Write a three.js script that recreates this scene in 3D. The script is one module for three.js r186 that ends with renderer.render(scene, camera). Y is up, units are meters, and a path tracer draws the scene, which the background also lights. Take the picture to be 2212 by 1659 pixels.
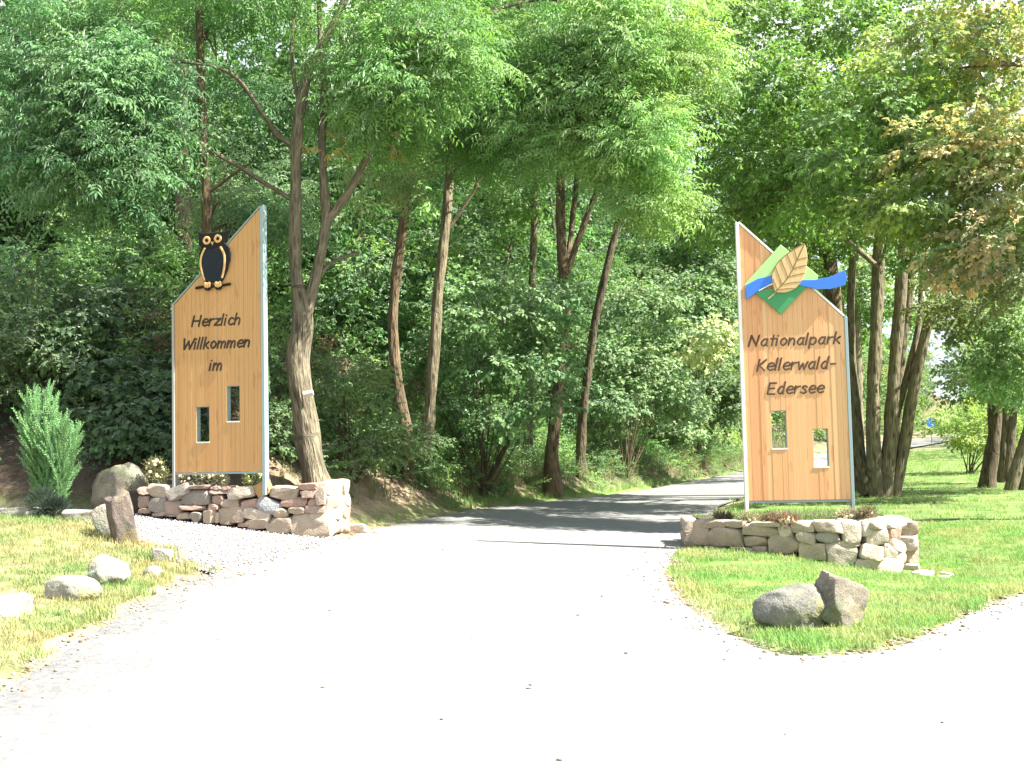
import * as THREE from 'three';
import { ImprovedNoise } from 'three/addons/math/ImprovedNoise.js';
import { mergeGeometries, mergeVertices, toCreasedNormals } from 'three/addons/utils/BufferGeometryUtils.js';
import { TessellateModifier } from 'three/addons/modifiers/TessellateModifier.js';

// ------------------------------------------------------------------ camera, sky, sun, exposure
const scene = new THREE.Scene();
const camera = new THREE.PerspectiveCamera(40, 4 / 3, 0.1, 3000);
const EYE = new THREE.Vector3(0, 1.6, 0);
camera.position.copy(EYE);
camera.rotation.set(THREE.MathUtils.degToRad(3.3), 0, THREE.MathUtils.degToRad(-1.3), 'YXZ');
camera.updateMatrixWorld(true);

const renderer = new THREE.WebGLRenderer({ antialias: true });
renderer.toneMapping = THREE.LinearToneMapping;
renderer.toneMappingExposure = 4.8;
renderer.shadowMap.enabled = true;

const SUN_EL = THREE.MathUtils.degToRad(49), SUN_AZ = THREE.MathUtils.degToRad(13);
const SUN = new THREE.Vector3(Math.cos(SUN_EL) * Math.cos(SUN_AZ), Math.sin(SUN_EL), Math.cos(SUN_EL) * Math.sin(SUN_AZ));
{ // summer sky, pale and partly veiled by thin cloud
  const W = 1024, H = 512, px = new Float32Array(W * H * 4), pn = new ImprovedNoise(), v = new THREE.Vector3();
  const f = (x, y, z) => { let q = 0, a = 0.5, k = 1; for (let i = 0; i < 5; i++) { q += a * pn.noise(x * k + 7.3, y * k + 2.1, z * k + i * 3.3); a *= 0.5; k *= 2.1; } return q; };
  for (let j = 0; j < H; j++) for (let i = 0; i < W; i++) {
    const el = ((j + 0.5) / H - 0.5) * Math.PI, az = ((i + 0.5) / W - 0.5) * 2 * Math.PI;
    v.set(Math.cos(az) * Math.cos(el), Math.sin(el), Math.sin(az) * Math.cos(el));
    const y = Math.max(0, v.y), t = Math.pow(y, 0.45), glow = Math.pow(Math.max(0, v.dot(SUN)), 24), q = 1 / (y + 0.25);
    const cloud = THREE.MathUtils.smoothstep(f(v.x * q * 1.4, v.z * q * 1.4, 0.5), -0.12, 0.3) * 0.75;
    const blue = [THREE.MathUtils.lerp(0.95, 0.42, t), THREE.MathUtils.lerp(0.98, 0.6, t), THREE.MathUtils.lerp(1.0, 0.92, t)], white = [1.6, 1.58, 1.53];
    for (let c = 0; c < 3; c++) px[(j * W + i) * 4 + c] = v.y < -0.02 ? [0.3, 0.3, 0.25][c] : THREE.MathUtils.lerp(blue[c], white[c], cloud) + glow * 1.2;
    px[(j * W + i) * 4 + 3] = 1;
  }
  const t = new THREE.DataTexture(px, W, H, THREE.RGBAFormat, THREE.FloatType);
  t.mapping = THREE.EquirectangularReflectionMapping; t.magFilter = THREE.LinearFilter; t.minFilter = THREE.LinearFilter; t.needsUpdate = true;
  scene.background = t; scene.environment = t; scene.environmentIntensity = 0.3; scene.backgroundIntensity = 0.3;
}

const sun = new THREE.DirectionalLight(new THREE.Color(1, 0.95, 0.86), 4.6);
sun.name = 'sunlight';
sun.position.copy(SUN).multiplyScalar(80).add(new THREE.Vector3(2, 0, -20));
sun.target.position.set(2, 0, -20);
sun.castShadow = true;
sun.shadow.mapSize.set(4096, 4096);
Object.assign(sun.shadow.camera, { left: -45, right: 45, top: 45, bottom: -45, near: 1, far: 200 });
scene.add(sun, sun.target);

// ------------------------------------------------------------------ helpers
function rng(seed) { let a = seed >>> 0; return () => { a = (a + 0x6d2b79f5) | 0; let t = Math.imul(a ^ (a >>> 15), 1 | a); t = (t + Math.imul(t ^ (t >>> 7), 61 | t)) ^ t; return ((t ^ (t >>> 14)) >>> 0) / 4294967296; }; }
const V = (x, y, z) => new THREE.Vector3(x, y, z);
const perlin = new ImprovedNoise();
const noise = (x, y, z = 0) => perlin.noise(x + 31.7, y + 11.3, z + 5.1);
const fbm = (x, y, z = 0, o = 4) => { let s = 0, a = 0.5, f = 1; for (let i = 0; i < o; i++) { s += a * noise(x * f, y * f, z * f + i * 7.7); a *= 0.5; f *= 2.03; } return s; };
const clamp = THREE.MathUtils.clamp, lerp = THREE.MathUtils.lerp, sstep = THREE.MathUtils.smoothstep;
const C = (r, g, b) => new THREE.Color().setRGB(r, g, b);

const used = new Map();
function numbered(name) { const n = used.get(name) ?? 0; used.set(name, n + 1); return n ? `${name}_${String(n).padStart(3, '0')}` : name; }
function shade(o) { o.traverse((m) => { if (m.isMesh) { m.castShadow = true; m.receiveShadow = true; } }); return o; }
function thing(name, label, category, pos = V(0, 0, 0), turn = 0, group) {
  const o = new THREE.Group(); o.name = numbered(name); o.position.copy(pos); o.rotation.y = turn;
  o.userData = { label, category }; if (group) o.userData.group = group;
  scene.add(o); return o;
}
function part(name, geo, mat, parent, label) {
  const m = new THREE.Mesh(geo, mat); m.name = name; m.castShadow = m.receiveShadow = true;
  if (label) m.userData.label = label;
  parent.add(m); return m;
}
function structure(name, geo, mat) { const m = part(name, geo, mat, scene); m.userData.kind = 'structure'; return m; }

// measured position on the photograph (2212 x 1659 reading grid) at a depth -> place in the world
const FOCAL = 829.5 / Math.tan(THREE.MathUtils.degToRad(20));
function ray(px, py) { return V(px - 1106, 829.5 - py, -FOCAL).normalize().applyQuaternion(camera.quaternion); }
function at(px, py, d) { const r = ray(px, py); return EYE.clone().addScaledVector(r, d / -r.z); }
const perMetre = (d) => FOCAL / d;

// ------------------------------------------------------------------ terrain: plan coordinates (x, d) with d = -z
const softplus = (x, k = 0.35) => k * Math.log1p(Math.exp(clamp(x / k, -40, 40)));
const ROAD_LEFT = [[-2.55, 15.8], [-2.35, 17.5], [-1.8, 20], [-0.7, 24], [1.3, 28.5], [5, 37], [11, 52], [24, 85], [46, 130], [75, 190]];
const ROAD_RIGHT = [[80, 186], [52, 128], [28, 83], [14.8, 50.5], [8.8, 35.5], [5.35, 26.8], [4.3, 23], [3.3, 19], [2.75, 16.4]];
const ISLAND = [[2.15, 14.5], [1.72, 12.36], [1.6, 10.6], [1.66, 9.3], [1.82, 8.2], [2.12, 7.83], [2.67, 7.95], [3.09, 8.34], [3.93, 9.37], [5.36, 11.05]];
const ROAD = [[-5, -8], [-3.6, 0], [-3.35, 5], [-3.45, 7], [-3.6, 9.2], [-3.45, 11.6], [-2.95, 13.2], ...ROAD_LEFT, ...ROAD_RIGHT, ...ISLAND, [8.5, 14.5], [16, 22], [40, 44], [70, 66], [85, 56], [40, 18], [20, -8]];
const GRAVEL = [[-3.44, 12.0], [-3.1, 11.9], [-2.5, 13.2], [-2.2, 15.8], [-2.6, 16.1], [-6.5, 16.9], [-9.5, 16.9], [-9.5, 15.8], [-6.2, 15.1], [-5.35, 14.2], [-4.95, 13.5], [-4.35, 13.2], [-3.95, 12.5]];
const BANK = [[-40, 17], [-12, 17], [-6.5, 17.0], [-3.1, 16.6], [-2.75, 17.6], [-2.2, 20], [-1.2, 24], [0.7, 28.9], [4.3, 37.5], [10.3, 52.5], [23, 86], [45, 132], [80, 205]];
function sdPoly(p, x, d) {
  let best = 1e9, inside = false;
  for (let i = 0, j = p.length - 1; i < p.length; j = i++) {
    const [ax, ad] = p[j], [bx, bd] = p[i], ex = bx - ax, ed = bd - ad, t = clamp(((x - ax) * ex + (d - ad) * ed) / (ex * ex + ed * ed), 0, 1);
    best = Math.min(best, Math.hypot(x - ax - ex * t, d - ad - ed * t));
    if (bd > d !== ad > d && x < ((ax - bx) * (d - bd)) / (ad - bd) + bx) inside = !inside;
  }
  return inside ? -best : best;
}
function bankSide(x, d) {                       // positive inside the wood, distance from its edge
  let best = 1e9, side = 1;
  for (let i = 1; i < BANK.length; i++) {
    const [ax, ad] = BANK[i - 1], [bx, bd] = BANK[i], ex = bx - ax, ed = bd - ad, t = clamp(((x - ax) * ex + (d - ad) * ed) / (ex * ex + ed * ed), 0, 1);
    const q = Math.hypot(x - ax - ex * t, d - ad - ed * t);
    if (q < best - 1e-6) { best = q; side = ex * (d - ad) - ed * (x - ax) > 0 ? 1 : -1; }
  }
  return best * side;
}
function base(x, d) {
  const k = sstep(d, 6, 15.5);
  let h = k * (0.042 * softplus(3.5 - x, 0.6) * (1 - sstep(d, 30, 60)) + 0.09 * Math.min(softplus(-2.7 - x), 3.2));
  if (d > 60) h += 1.6 * Math.min(1, (d - 60) / 130) ** 1.15 + (d > 190 ? (d - 190) * 0.008 : 0);
  h -= 0.36 * Math.exp(-(((x - 5.9) / 1.7) ** 2 + ((d - 14.2) / 2.1) ** 2));
  return h;
}
function terrain(x, d, s = bankSide(x, d)) {
  let h = base(x, d);
  if (s > 0) h += 0.62 * Math.min(s, 1.6) + 0.4 * clamp(s - 1.6, 0, 4) + 0.26 * clamp(s - 5.6, 0, 26) + 0.18 * fbm(x * 0.5, d * 0.5) * Math.min(1, s) * 2;
  else h += 0.05 * fbm(x * 0.7, d * 0.7) * sstep(-s, 0, 1);
  return h;
}
function ground(px, py) {                       // where a sight line meets the terrain
  const r = ray(px, py); let t = 3;
  for (let i = 0; i < 6000; i++) { const x = EYE.x + r.x * t, y = EYE.y + r.y * t, d = -r.z * t; if (y <= terrain(x, d)) return V(x, terrain(x, d), -d); t += 0.03; }
  return V(r.x * 100, 0, r.z * 100);
}
const onGround = (x, d) => V(x, terrain(x, d), -d);

// ------------------------------------------------------------------ textures
function dataTex(w, h, fn, srgb = false) {
  const a = new Uint8Array(w * h * 4);
  for (let y = 0; y < h; y++) for (let x = 0; x < w; x++) { const c = fn(x, y); const i = (y * w + x) * 4; for (let k = 0; k < 3; k++) a[i + k] = clamp(Math.round(255 * (Array.isArray(c) ? c[k] : c)), 0, 255); a[i + 3] = 255; }
  const t = new THREE.DataTexture(a, w, h); t.wrapS = t.wrapT = THREE.RepeatWrapping; t.magFilter = THREE.LinearFilter; t.minFilter = THREE.LinearMipmapLinearFilter; t.generateMipmaps = true;
  if (srgb) t.colorSpace = THREE.SRGBColorSpace; t.needsUpdate = true; return t;
}
function tileNoise(w, h, fx, fy, oct, seed) {   // tileable value noise in 0..1
  const r = rng(seed), out = new Float32Array(w * h); let amp = 0.5, sum = 0;
  for (let o = 0; o < oct; o++) {
    const nx = fx << o, ny = fy << o, g = Float32Array.from({ length: nx * ny }, () => r());
    for (let y = 0; y < h; y++) for (let x = 0; x < w; x++) {
      const u = (x / w) * nx, v = (y / h) * ny, i = Math.floor(u), j = Math.floor(v), fu = u - i, fv = v - j, a = fu * fu * (3 - 2 * fu), b = fv * fv * (3 - 2 * fv);
      const q = (p, s) => g[(s % ny) * nx + (p % nx)];
      out[y * w + x] += amp * lerp(lerp(q(i, j), q(i + 1, j), a), lerp(q(i, j + 1), q(i + 1, j + 1), a), b);
    }
    sum += amp; amp *= 0.5;
  }
  return out.map((v) => v / sum);
}
const nA = tileNoise(512, 512, 8, 8, 6, 1), nB = tileNoise(512, 512, 64, 64, 3, 2), nC = tileNoise(512, 512, 3, 3, 7, 3);
const asphaltTex = dataTex(512, 512, (x, y) => { const i = y * 512 + x, v = 0.74 + 0.22 * (nA[i] - 0.5) + 0.5 * (nB[i] - 0.5); return [v, v * 0.985, v * 0.96]; });
const speckTex = dataTex(512, 512, (x, y) => nB[y * 512 + x]);
const gravelTex = dataTex(512, 512, (x, y) => { const i = y * 512 + x, v = 0.62 + 0.9 * (nB[i] - 0.5) + 0.3 * (nA[i] - 0.5); return [v, v * 0.95, v * 0.9]; });
const soilTex = dataTex(512, 512, (x, y) => { const i = y * 512 + x, v = 0.65 + 0.7 * (nC[i] - 0.5) + 0.5 * (nB[i] - 0.5); return [v, v, v]; });
const wn = tileNoise(512, 512, 40, 2, 4, 5), wf = tileNoise(512, 512, 128, 3, 2, 6), wk = tileNoise(512, 512, 10, 5, 3, 15);
const woodTex = dataTex(512, 512, (x, y) => { const i = y * 512 + x, k = sstep(wk[i], 0.66, 0.76), v = 0.86 + 0.24 * (wn[i] - 0.5) + 0.12 * (wf[i] - 0.5) - 0.13 * k; return [v, v * (0.98 - 0.08 * k), v * (0.95 - 0.15 * k)]; });
const bn = tileNoise(256, 512, 24, 6, 5, 7), bl = tileNoise(256, 512, 3, 6, 4, 8);
const barkTex = dataTex(256, 512, (x, y) => { const i = y * 256 + x, v = 0.62 + 1.25 * (bn[i] - 0.5), m = sstep(bl[i], 0.5, 0.68); return [v * lerp(1, 1.25, m), v * lerp(0.96, 1.28, m), v * lerp(0.9, 1.15, m)]; });
const barkBump = dataTex(256, 512, (x, y) => bn[y * 256 + x]);
const stoneTex = dataTex(512, 512, (x, y) => { const i = y * 512 + x, v = 0.76 + 0.5 * (nC[i] - 0.5) + 0.34 * (nB[i] - 0.5), w = nA[(i * 7) % 262144]; return [v, v * 0.99, v * 0.97]; });
const lichenTex = dataTex(512, 512, (x, y) => { const i = y * 512 + x, j = ((y + 131) % 512) * 512 + ((x + 77) % 512), l = sstep(nC[j], 0.54, 0.64), p = sstep(nA[i], 0.6, 0.68), v = 0.62 + 0.7 * (nC[i] - 0.5) + 0.5 * (nB[i] - 0.5); return [lerp(v, 0.85, p * 0.7) , lerp(v, 0.86, Math.max(p * 0.7, l * 0.35)), lerp(v * 0.95, 0.6, l * 0.4)]; });
const rep = (t, u, v = u) => { const c = t.clone(); c.repeat.set(u, v); c.needsUpdate = true; return c; };

const std = (o) => new THREE.MeshStandardMaterial(o);
const M = {
  ground: std({ color: 0xffffff, vertexColors: true, map: rep(soilTex, 0.55), bumpMap: rep(soilTex, 0.55), bumpScale: 0.04, roughness: 1 }),
  asphalt: std({ vertexColors: true, color: C(0.29, 0.288, 0.283), map: rep(asphaltTex, 0.45), bumpMap: rep(speckTex, 0.9), bumpScale: 0.006, roughness: 0.92 }),
  gravel: std({ color: C(0.37, 0.36, 0.355), map: rep(gravelTex, 0.6), bumpMap: rep(gravelTex, 0.6), bumpScale: 0.03, roughness: 1 }),
  steel: std({ color: C(0.27, 0.36, 0.37), metalness: 0.2, roughness: 0.5 }),
  steelLight: std({ color: C(0.72, 0.71, 0.64), metalness: 0.1, roughness: 0.5 }),
  steelDull: std({ color: C(0.33, 0.34, 0.32), metalness: 0.2, roughness: 0.55 }),
  black: std({ color: C(0.008, 0.008, 0.009), roughness: 0.95 }),
  ink: std({ color: C(0.03, 0.02, 0.012), roughness: 0.8 }),
  inkBrown: std({ color: C(0.075, 0.042, 0.02), roughness: 0.8 }),
  navy: std({ color: C(0.006, 0.012, 0.02), roughness: 0.9 }),
  ochre: std({ color: C(0.6, 0.36, 0.15), roughness: 0.7 }),
  lightGreen: std({ color: C(0.36, 0.62, 0.22), roughness: 0.6 }),
  darkGreen: std({ color: C(0.04, 0.25, 0.09), roughness: 0.6 }),
  blue: std({ color: C(0.03, 0.16, 0.62), roughness: 0.5 }),
  leafTan: std({ color: C(0.66, 0.46, 0.22), map: rep(woodTex, 1.1), roughness: 0.7 }),
  vein: std({ color: C(0.16, 0.12, 0.03), roughness: 0.8 }),
  soil: std({ color: C(0.1, 0.07, 0.045), map: rep(soilTex, 1.2), roughness: 1 }),
  wallCore: std({ color: C(0.09, 0.07, 0.055), map: rep(soilTex, 2), roughness: 1 }),
};
const barkMat = (r, g, b) => std({ color: C(r, g, b), map: barkTex, bumpMap: barkBump, bumpScale: 0.05, roughness: 0.95 });
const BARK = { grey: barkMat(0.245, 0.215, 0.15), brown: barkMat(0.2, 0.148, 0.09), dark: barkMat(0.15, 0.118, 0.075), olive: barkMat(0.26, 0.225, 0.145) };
const leafMat = (through = 0.5, coat = 0.2, vertexColors = false) => new THREE.MeshPhysicalMaterial({ color: 0xffffff, vertexColors, roughness: 1, transmission: through, thickness: 0, clearcoat: coat, clearcoatRoughness: 0.42, side: THREE.DoubleSide });
const LEAF = leafMat(), LEAF_DULL = leafMat(0.48, 0.16), NEEDLE = leafMat(0.15, 0.1), LEAF_V = leafMat(0.5, 0.2, true), DULL_V = leafMat(0.45, 0.12, true), NEEDLE_V = leafMat(0.15, 0.1, true), BLOSSOM = new THREE.MeshStandardMaterial({ color: 0xffffff, vertexColors: true, roughness: 0.9 }), BLADE = leafMat(0.4, 0.1);

// ------------------------------------------------------------------ ground sheet
function lines(lo, hi, step, far0, far1, grow) {
  const a = []; for (let v = lo; v <= hi + 1e-6; v += step) a.push(v);
  let s = step, v = lo; while (v > far0) { s *= grow; v -= s; a.unshift(v); }
  s = step; v = a[a.length - 1]; while (v < far1) { s *= grow; v += s; a.push(v); }
  return a;
}
{
  const xs = lines(-9, 9, 0.16, -900, 900, 1.12), ds = lines(6, 31, 0.16, -200, 1500, 1.07);
  const pos = [], col = [], uv = [], idx = [], r = rng(4);
  for (let j = 0; j < ds.length; j++) for (let i = 0; i < xs.length; i++) {
    const x = xs[i], d = ds[j];
    const cell = Math.max(xs[Math.min(i + 1, xs.length - 1)] - x, ds[Math.min(j + 1, ds.length - 1)] - d);
    const s = bankSide(x, d), sr = sdPoly(ROAD, x, d), sg = sdPoly(GRAVEL, x, d);
    let h = terrain(x, d, s);
    const se = Math.min(sr, sg), margin = 0.06 + cell;
    h += se < margin ? -0.05 - (cell > 0.5 ? 0.1 : 0) : 0.03 * sstep(se, margin, margin + 0.5);
    pos.push(x, h, -d); uv.push(x, d);
    const n = fbm(x * 0.35, d * 0.35), n2 = fbm(x * 1.7, d * 1.7);
    let c = [0.12, 0.2, 0.04];                                            // lawn
    if (x < 0 && s < 0) { const dry = clamp(0.55 + n2 * 1.4, 0, 1); c = [lerp(0.14, 0.32, dry), lerp(0.17, 0.27, dry), lerp(0.05, 0.15, dry)]; }
    else { const dry = clamp(n2 * 1.3 + n * 0.6, 0, 1); c = [lerp(c[0], 0.34, dry), lerp(c[1], 0.31, dry), lerp(c[2], 0.12, dry)]; }
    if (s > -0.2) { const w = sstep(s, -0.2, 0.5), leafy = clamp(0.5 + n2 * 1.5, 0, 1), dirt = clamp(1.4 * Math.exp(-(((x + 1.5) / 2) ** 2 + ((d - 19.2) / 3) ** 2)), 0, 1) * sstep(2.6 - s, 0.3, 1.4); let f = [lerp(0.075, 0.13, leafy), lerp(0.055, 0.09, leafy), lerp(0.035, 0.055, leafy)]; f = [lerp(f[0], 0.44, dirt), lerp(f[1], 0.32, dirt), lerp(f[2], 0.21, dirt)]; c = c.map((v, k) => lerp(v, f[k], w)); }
    const edge = 1 - sstep(Math.min(sr, sg), 0.02, 0.32 + 0.25 * n2);
    if (edge > 0) c = c.map((v, k) => lerp(v, [0.38, 0.3, 0.22][k], edge * 0.8));
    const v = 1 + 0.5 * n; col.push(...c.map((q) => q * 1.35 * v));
  }
  const W = xs.length;
  for (let j = 0; j + 1 < ds.length; j++) for (let i = 0; i + 1 < W; i++) { const a = j * W + i; idx.push(a, a + 1, a + W, a + 1, a + W + 1, a + W); }
  const g = new THREE.BufferGeometry();
  g.setAttribute('position', new THREE.Float32BufferAttribute(pos, 3)); g.setAttribute('color', new THREE.Float32BufferAttribute(col, 3)); g.setAttribute('uv', new THREE.Float32BufferAttribute(uv, 2));
  g.setIndex(idx); g.computeVertexNormals();
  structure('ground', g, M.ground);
}
function drape(poly, lift, edge) {
  const sh = new THREE.Shape(poly.map(([x, d]) => new THREE.Vector2(x, d)));
  let g = new THREE.ShapeGeometry(sh).toNonIndexed(); g.deleteAttribute('normal'); g.deleteAttribute('uv');
  g = new TessellateModifier(edge, 9).modify(g);
  g = mergeVertices(g, 1e-4);
  const p = g.attributes.position, uv = new Float32Array(p.count * 2);
  for (let i = 0; i < p.count; i++) { const x = p.getX(i), d = p.getY(i); p.setXYZ(i, x, base(x, d) + lift, -d); uv[2 * i] = x; uv[2 * i + 1] = d; }
  g.setAttribute('uv', new THREE.BufferAttribute(uv, 2)); g.computeVertexNormals();
  return g;
}
const smoothPoly = (p, from, to) => { const o = []; for (let i = 0; i < p.length; i++) { if (i < from || i >= to) { o.push(p[i]); continue; } const a = p[i - 1], b = p[i], c = p[i + 1], d = p[i + 2]; for (let k = 0; k < 5; k++) { const t = k / 5, q = (m) => 0.5 * (2 * b[m] + (c[m] - a[m]) * t + (2 * a[m] - 5 * b[m] + 4 * c[m] - d[m]) * t * t + (3 * b[m] - a[m] - 3 * c[m] + d[m]) * t ** 3), w = 0.035; o.push([q(0) + w * noise(q(0) * 3, q(1) * 3), q(1) + w * noise(q(0) * 3, q(1) * 3, 9)]); } } return o; };
{ // asphalt colour: darker and patchier along the left edge and in the lane behind the signs
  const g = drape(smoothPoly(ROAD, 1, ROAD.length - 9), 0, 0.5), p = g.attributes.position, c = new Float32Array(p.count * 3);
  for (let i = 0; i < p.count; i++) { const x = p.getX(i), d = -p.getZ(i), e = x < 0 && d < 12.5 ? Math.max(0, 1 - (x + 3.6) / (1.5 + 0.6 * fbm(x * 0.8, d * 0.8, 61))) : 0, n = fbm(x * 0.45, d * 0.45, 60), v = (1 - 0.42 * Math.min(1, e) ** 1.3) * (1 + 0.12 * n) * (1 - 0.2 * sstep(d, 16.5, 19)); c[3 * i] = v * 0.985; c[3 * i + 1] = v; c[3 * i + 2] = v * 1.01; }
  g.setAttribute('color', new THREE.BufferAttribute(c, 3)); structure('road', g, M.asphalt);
}
structure('gravel_drive', drape(GRAVEL, -0.014, 0.5), M.gravel);

// ------------------------------------------------------------------ shapes
function tube(pts, radii, sides = 9, wob = 0.06, seed = 1, step = 6) {        // tapered limb along smoothed points, with bark uv in metres
  const curve = new THREE.CatmullRomCurve3(pts, false, 'centripetal'), n = Math.max(6, (pts.length - 1) * step), pos = [], uv = [], idx = [];
  let up = V(1, 0, 0.3), len = 0, prev = null;
  for (let i = 0; i <= n; i++) {
    const t = i / n, p = curve.getPoint(t), tan = curve.getTangent(t), k = t * (pts.length - 1), a = Math.floor(Math.min(k, pts.length - 2)), r = lerp(radii[a], radii[a + 1], k - a);
    const b = new THREE.Vector3().crossVectors(tan, up).normalize(), c = new THREE.Vector3().crossVectors(b, tan).normalize(); up = c.clone();
    if (prev) len += p.distanceTo(prev); prev = p;
    for (let s = 0; s <= sides; s++) {
      const an = (s / sides) * 2 * Math.PI, q = 1 + wob * 2 * noise(Math.cos(an) * 1.3 + seed * 3, Math.sin(an) * 1.3, len * 1.5);
      const v = p.clone().addScaledVector(b, Math.cos(an) * r * q).addScaledVector(c, Math.sin(an) * r * q);
      pos.push(v.x, v.y, v.z); uv.push((s / sides) * Math.max(1, Math.round((r * 6.3) / 0.5)), len * 0.9);
    }
  }
  for (let i = 0; i < n; i++) for (let s = 0; s < sides; s++) { const a = i * (sides + 1) + s; idx.push(a, a + sides + 1, a + 1, a + 1, a + sides + 1, a + sides + 2); }
  const g = new THREE.BufferGeometry(); g.setAttribute('position', new THREE.Float32BufferAttribute(pos, 3)); g.setAttribute('uv', new THREE.Float32BufferAttribute(uv, 2)); g.setIndex(idx); g.computeVertexNormals();
  return g;
}
function chunk(w, h, d, seed, { detail = 4, cuts = 6, rough = 0.03, round = 0.12, boxy = true, freq = 2.5 } = {}) {   // a broken stone: a ball pressed onto random planes
  const r = rng(seed * 7919 + 13), planes = [];
  const add = (x, y, z, q) => planes.push([V(x, y, z).normalize(), q]);
  if (boxy) { const j = () => (r() - 0.5) * 0.34; for (const s of [-1, 1]) { add(s, j(), j(), 0.8 + r() * 0.12); add(j(), s, j(), 0.8 + r() * 0.12); add(j(), j(), s, 0.82 + r() * 0.1); } }
  for (let i = 0; i < cuts; i++) { const u = r() * 2 - 1, a = r() * 6.283, q = Math.sqrt(1 - u * u); add(q * Math.cos(a), u, q * Math.sin(a), boxy ? 0.93 + r() * 0.25 : 0.72 + r() * 0.22); }
  const g = mergeVertices(new THREE.IcosahedronGeometry(1, detail).deleteAttribute('uv').deleteAttribute('normal'), 1e-4), p = g.attributes.position, uv = new Float32Array(p.count * 2), v = V(), o = r() * 50;
  for (let i = 0; i < p.count; i++) {
    v.fromBufferAttribute(p, i).normalize(); let m = boxy ? 1.32 : 1;
    for (const [n, q] of planes) { const c = n.dot(v); if (c > 0.05) { const t = q / c; m = -round * 0.25 * Math.log(Math.exp(-m / (round * 0.25)) + Math.exp(-t / (round * 0.25))); } }
    m *= 1 + rough * 2 * fbm(v.x * freq + o, v.y * freq, v.z * freq, 4);
    v.multiplyScalar(m); p.setXYZ(i, v.x * w / 2 / 0.86, v.y * h / 2 / 0.86, v.z * d / 2 / 0.86);
    uv[2 * i] = p.getX(i) + 0.6 * p.getZ(i) + o; uv[2 * i + 1] = p.getY(i) - 0.6 * p.getZ(i) + o;
  }
  g.setAttribute('uv', new THREE.BufferAttribute(uv, 2));
  return toCreasedNormals(g, 0.75);
}
function box(w, h, d, x = 0, y = 0, z = 0) { const g = new THREE.BoxGeometry(w, h, d); g.translate(x, y, z); return g; }
function plate(points, depth, bevel = 0.004, curved = false) {                // extruded outline, front face at z = depth
  const v = points.map(([x, y]) => new THREE.Vector2(x, y));
  const sh = curved ? new THREE.Shape(new THREE.SplineCurve([...v, v[0]]).getPoints(points.length * 5).slice(0, -1)) : new THREE.Shape(v);
  return new THREE.ExtrudeGeometry(sh, { depth: depth - bevel, bevelEnabled: true, bevelSize: bevel, bevelThickness: bevel, bevelSegments: 1, bevelOffset: -bevel });
}
function strip(pts, r, z, flat = 0.5) {                                        // a raised line with round ends
  const g = tube(pts.map(([x, y]) => V(x, y, 0)), pts.map(() => r), 7, 0, 1, 4); const out = [g];
  for (const e of [pts[0], pts[pts.length - 1]]) { const s = new THREE.SphereGeometry(r, 7, 5); s.translate(e[0], e[1], 0); out.push(s); }
  const m = mergeGeometries(out.map((q) => { q.deleteAttribute('normal'); return q; })); m.scale(1, 1, flat); m.translate(0, 0, z); m.computeVertexNormals(); return m;
}

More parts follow.
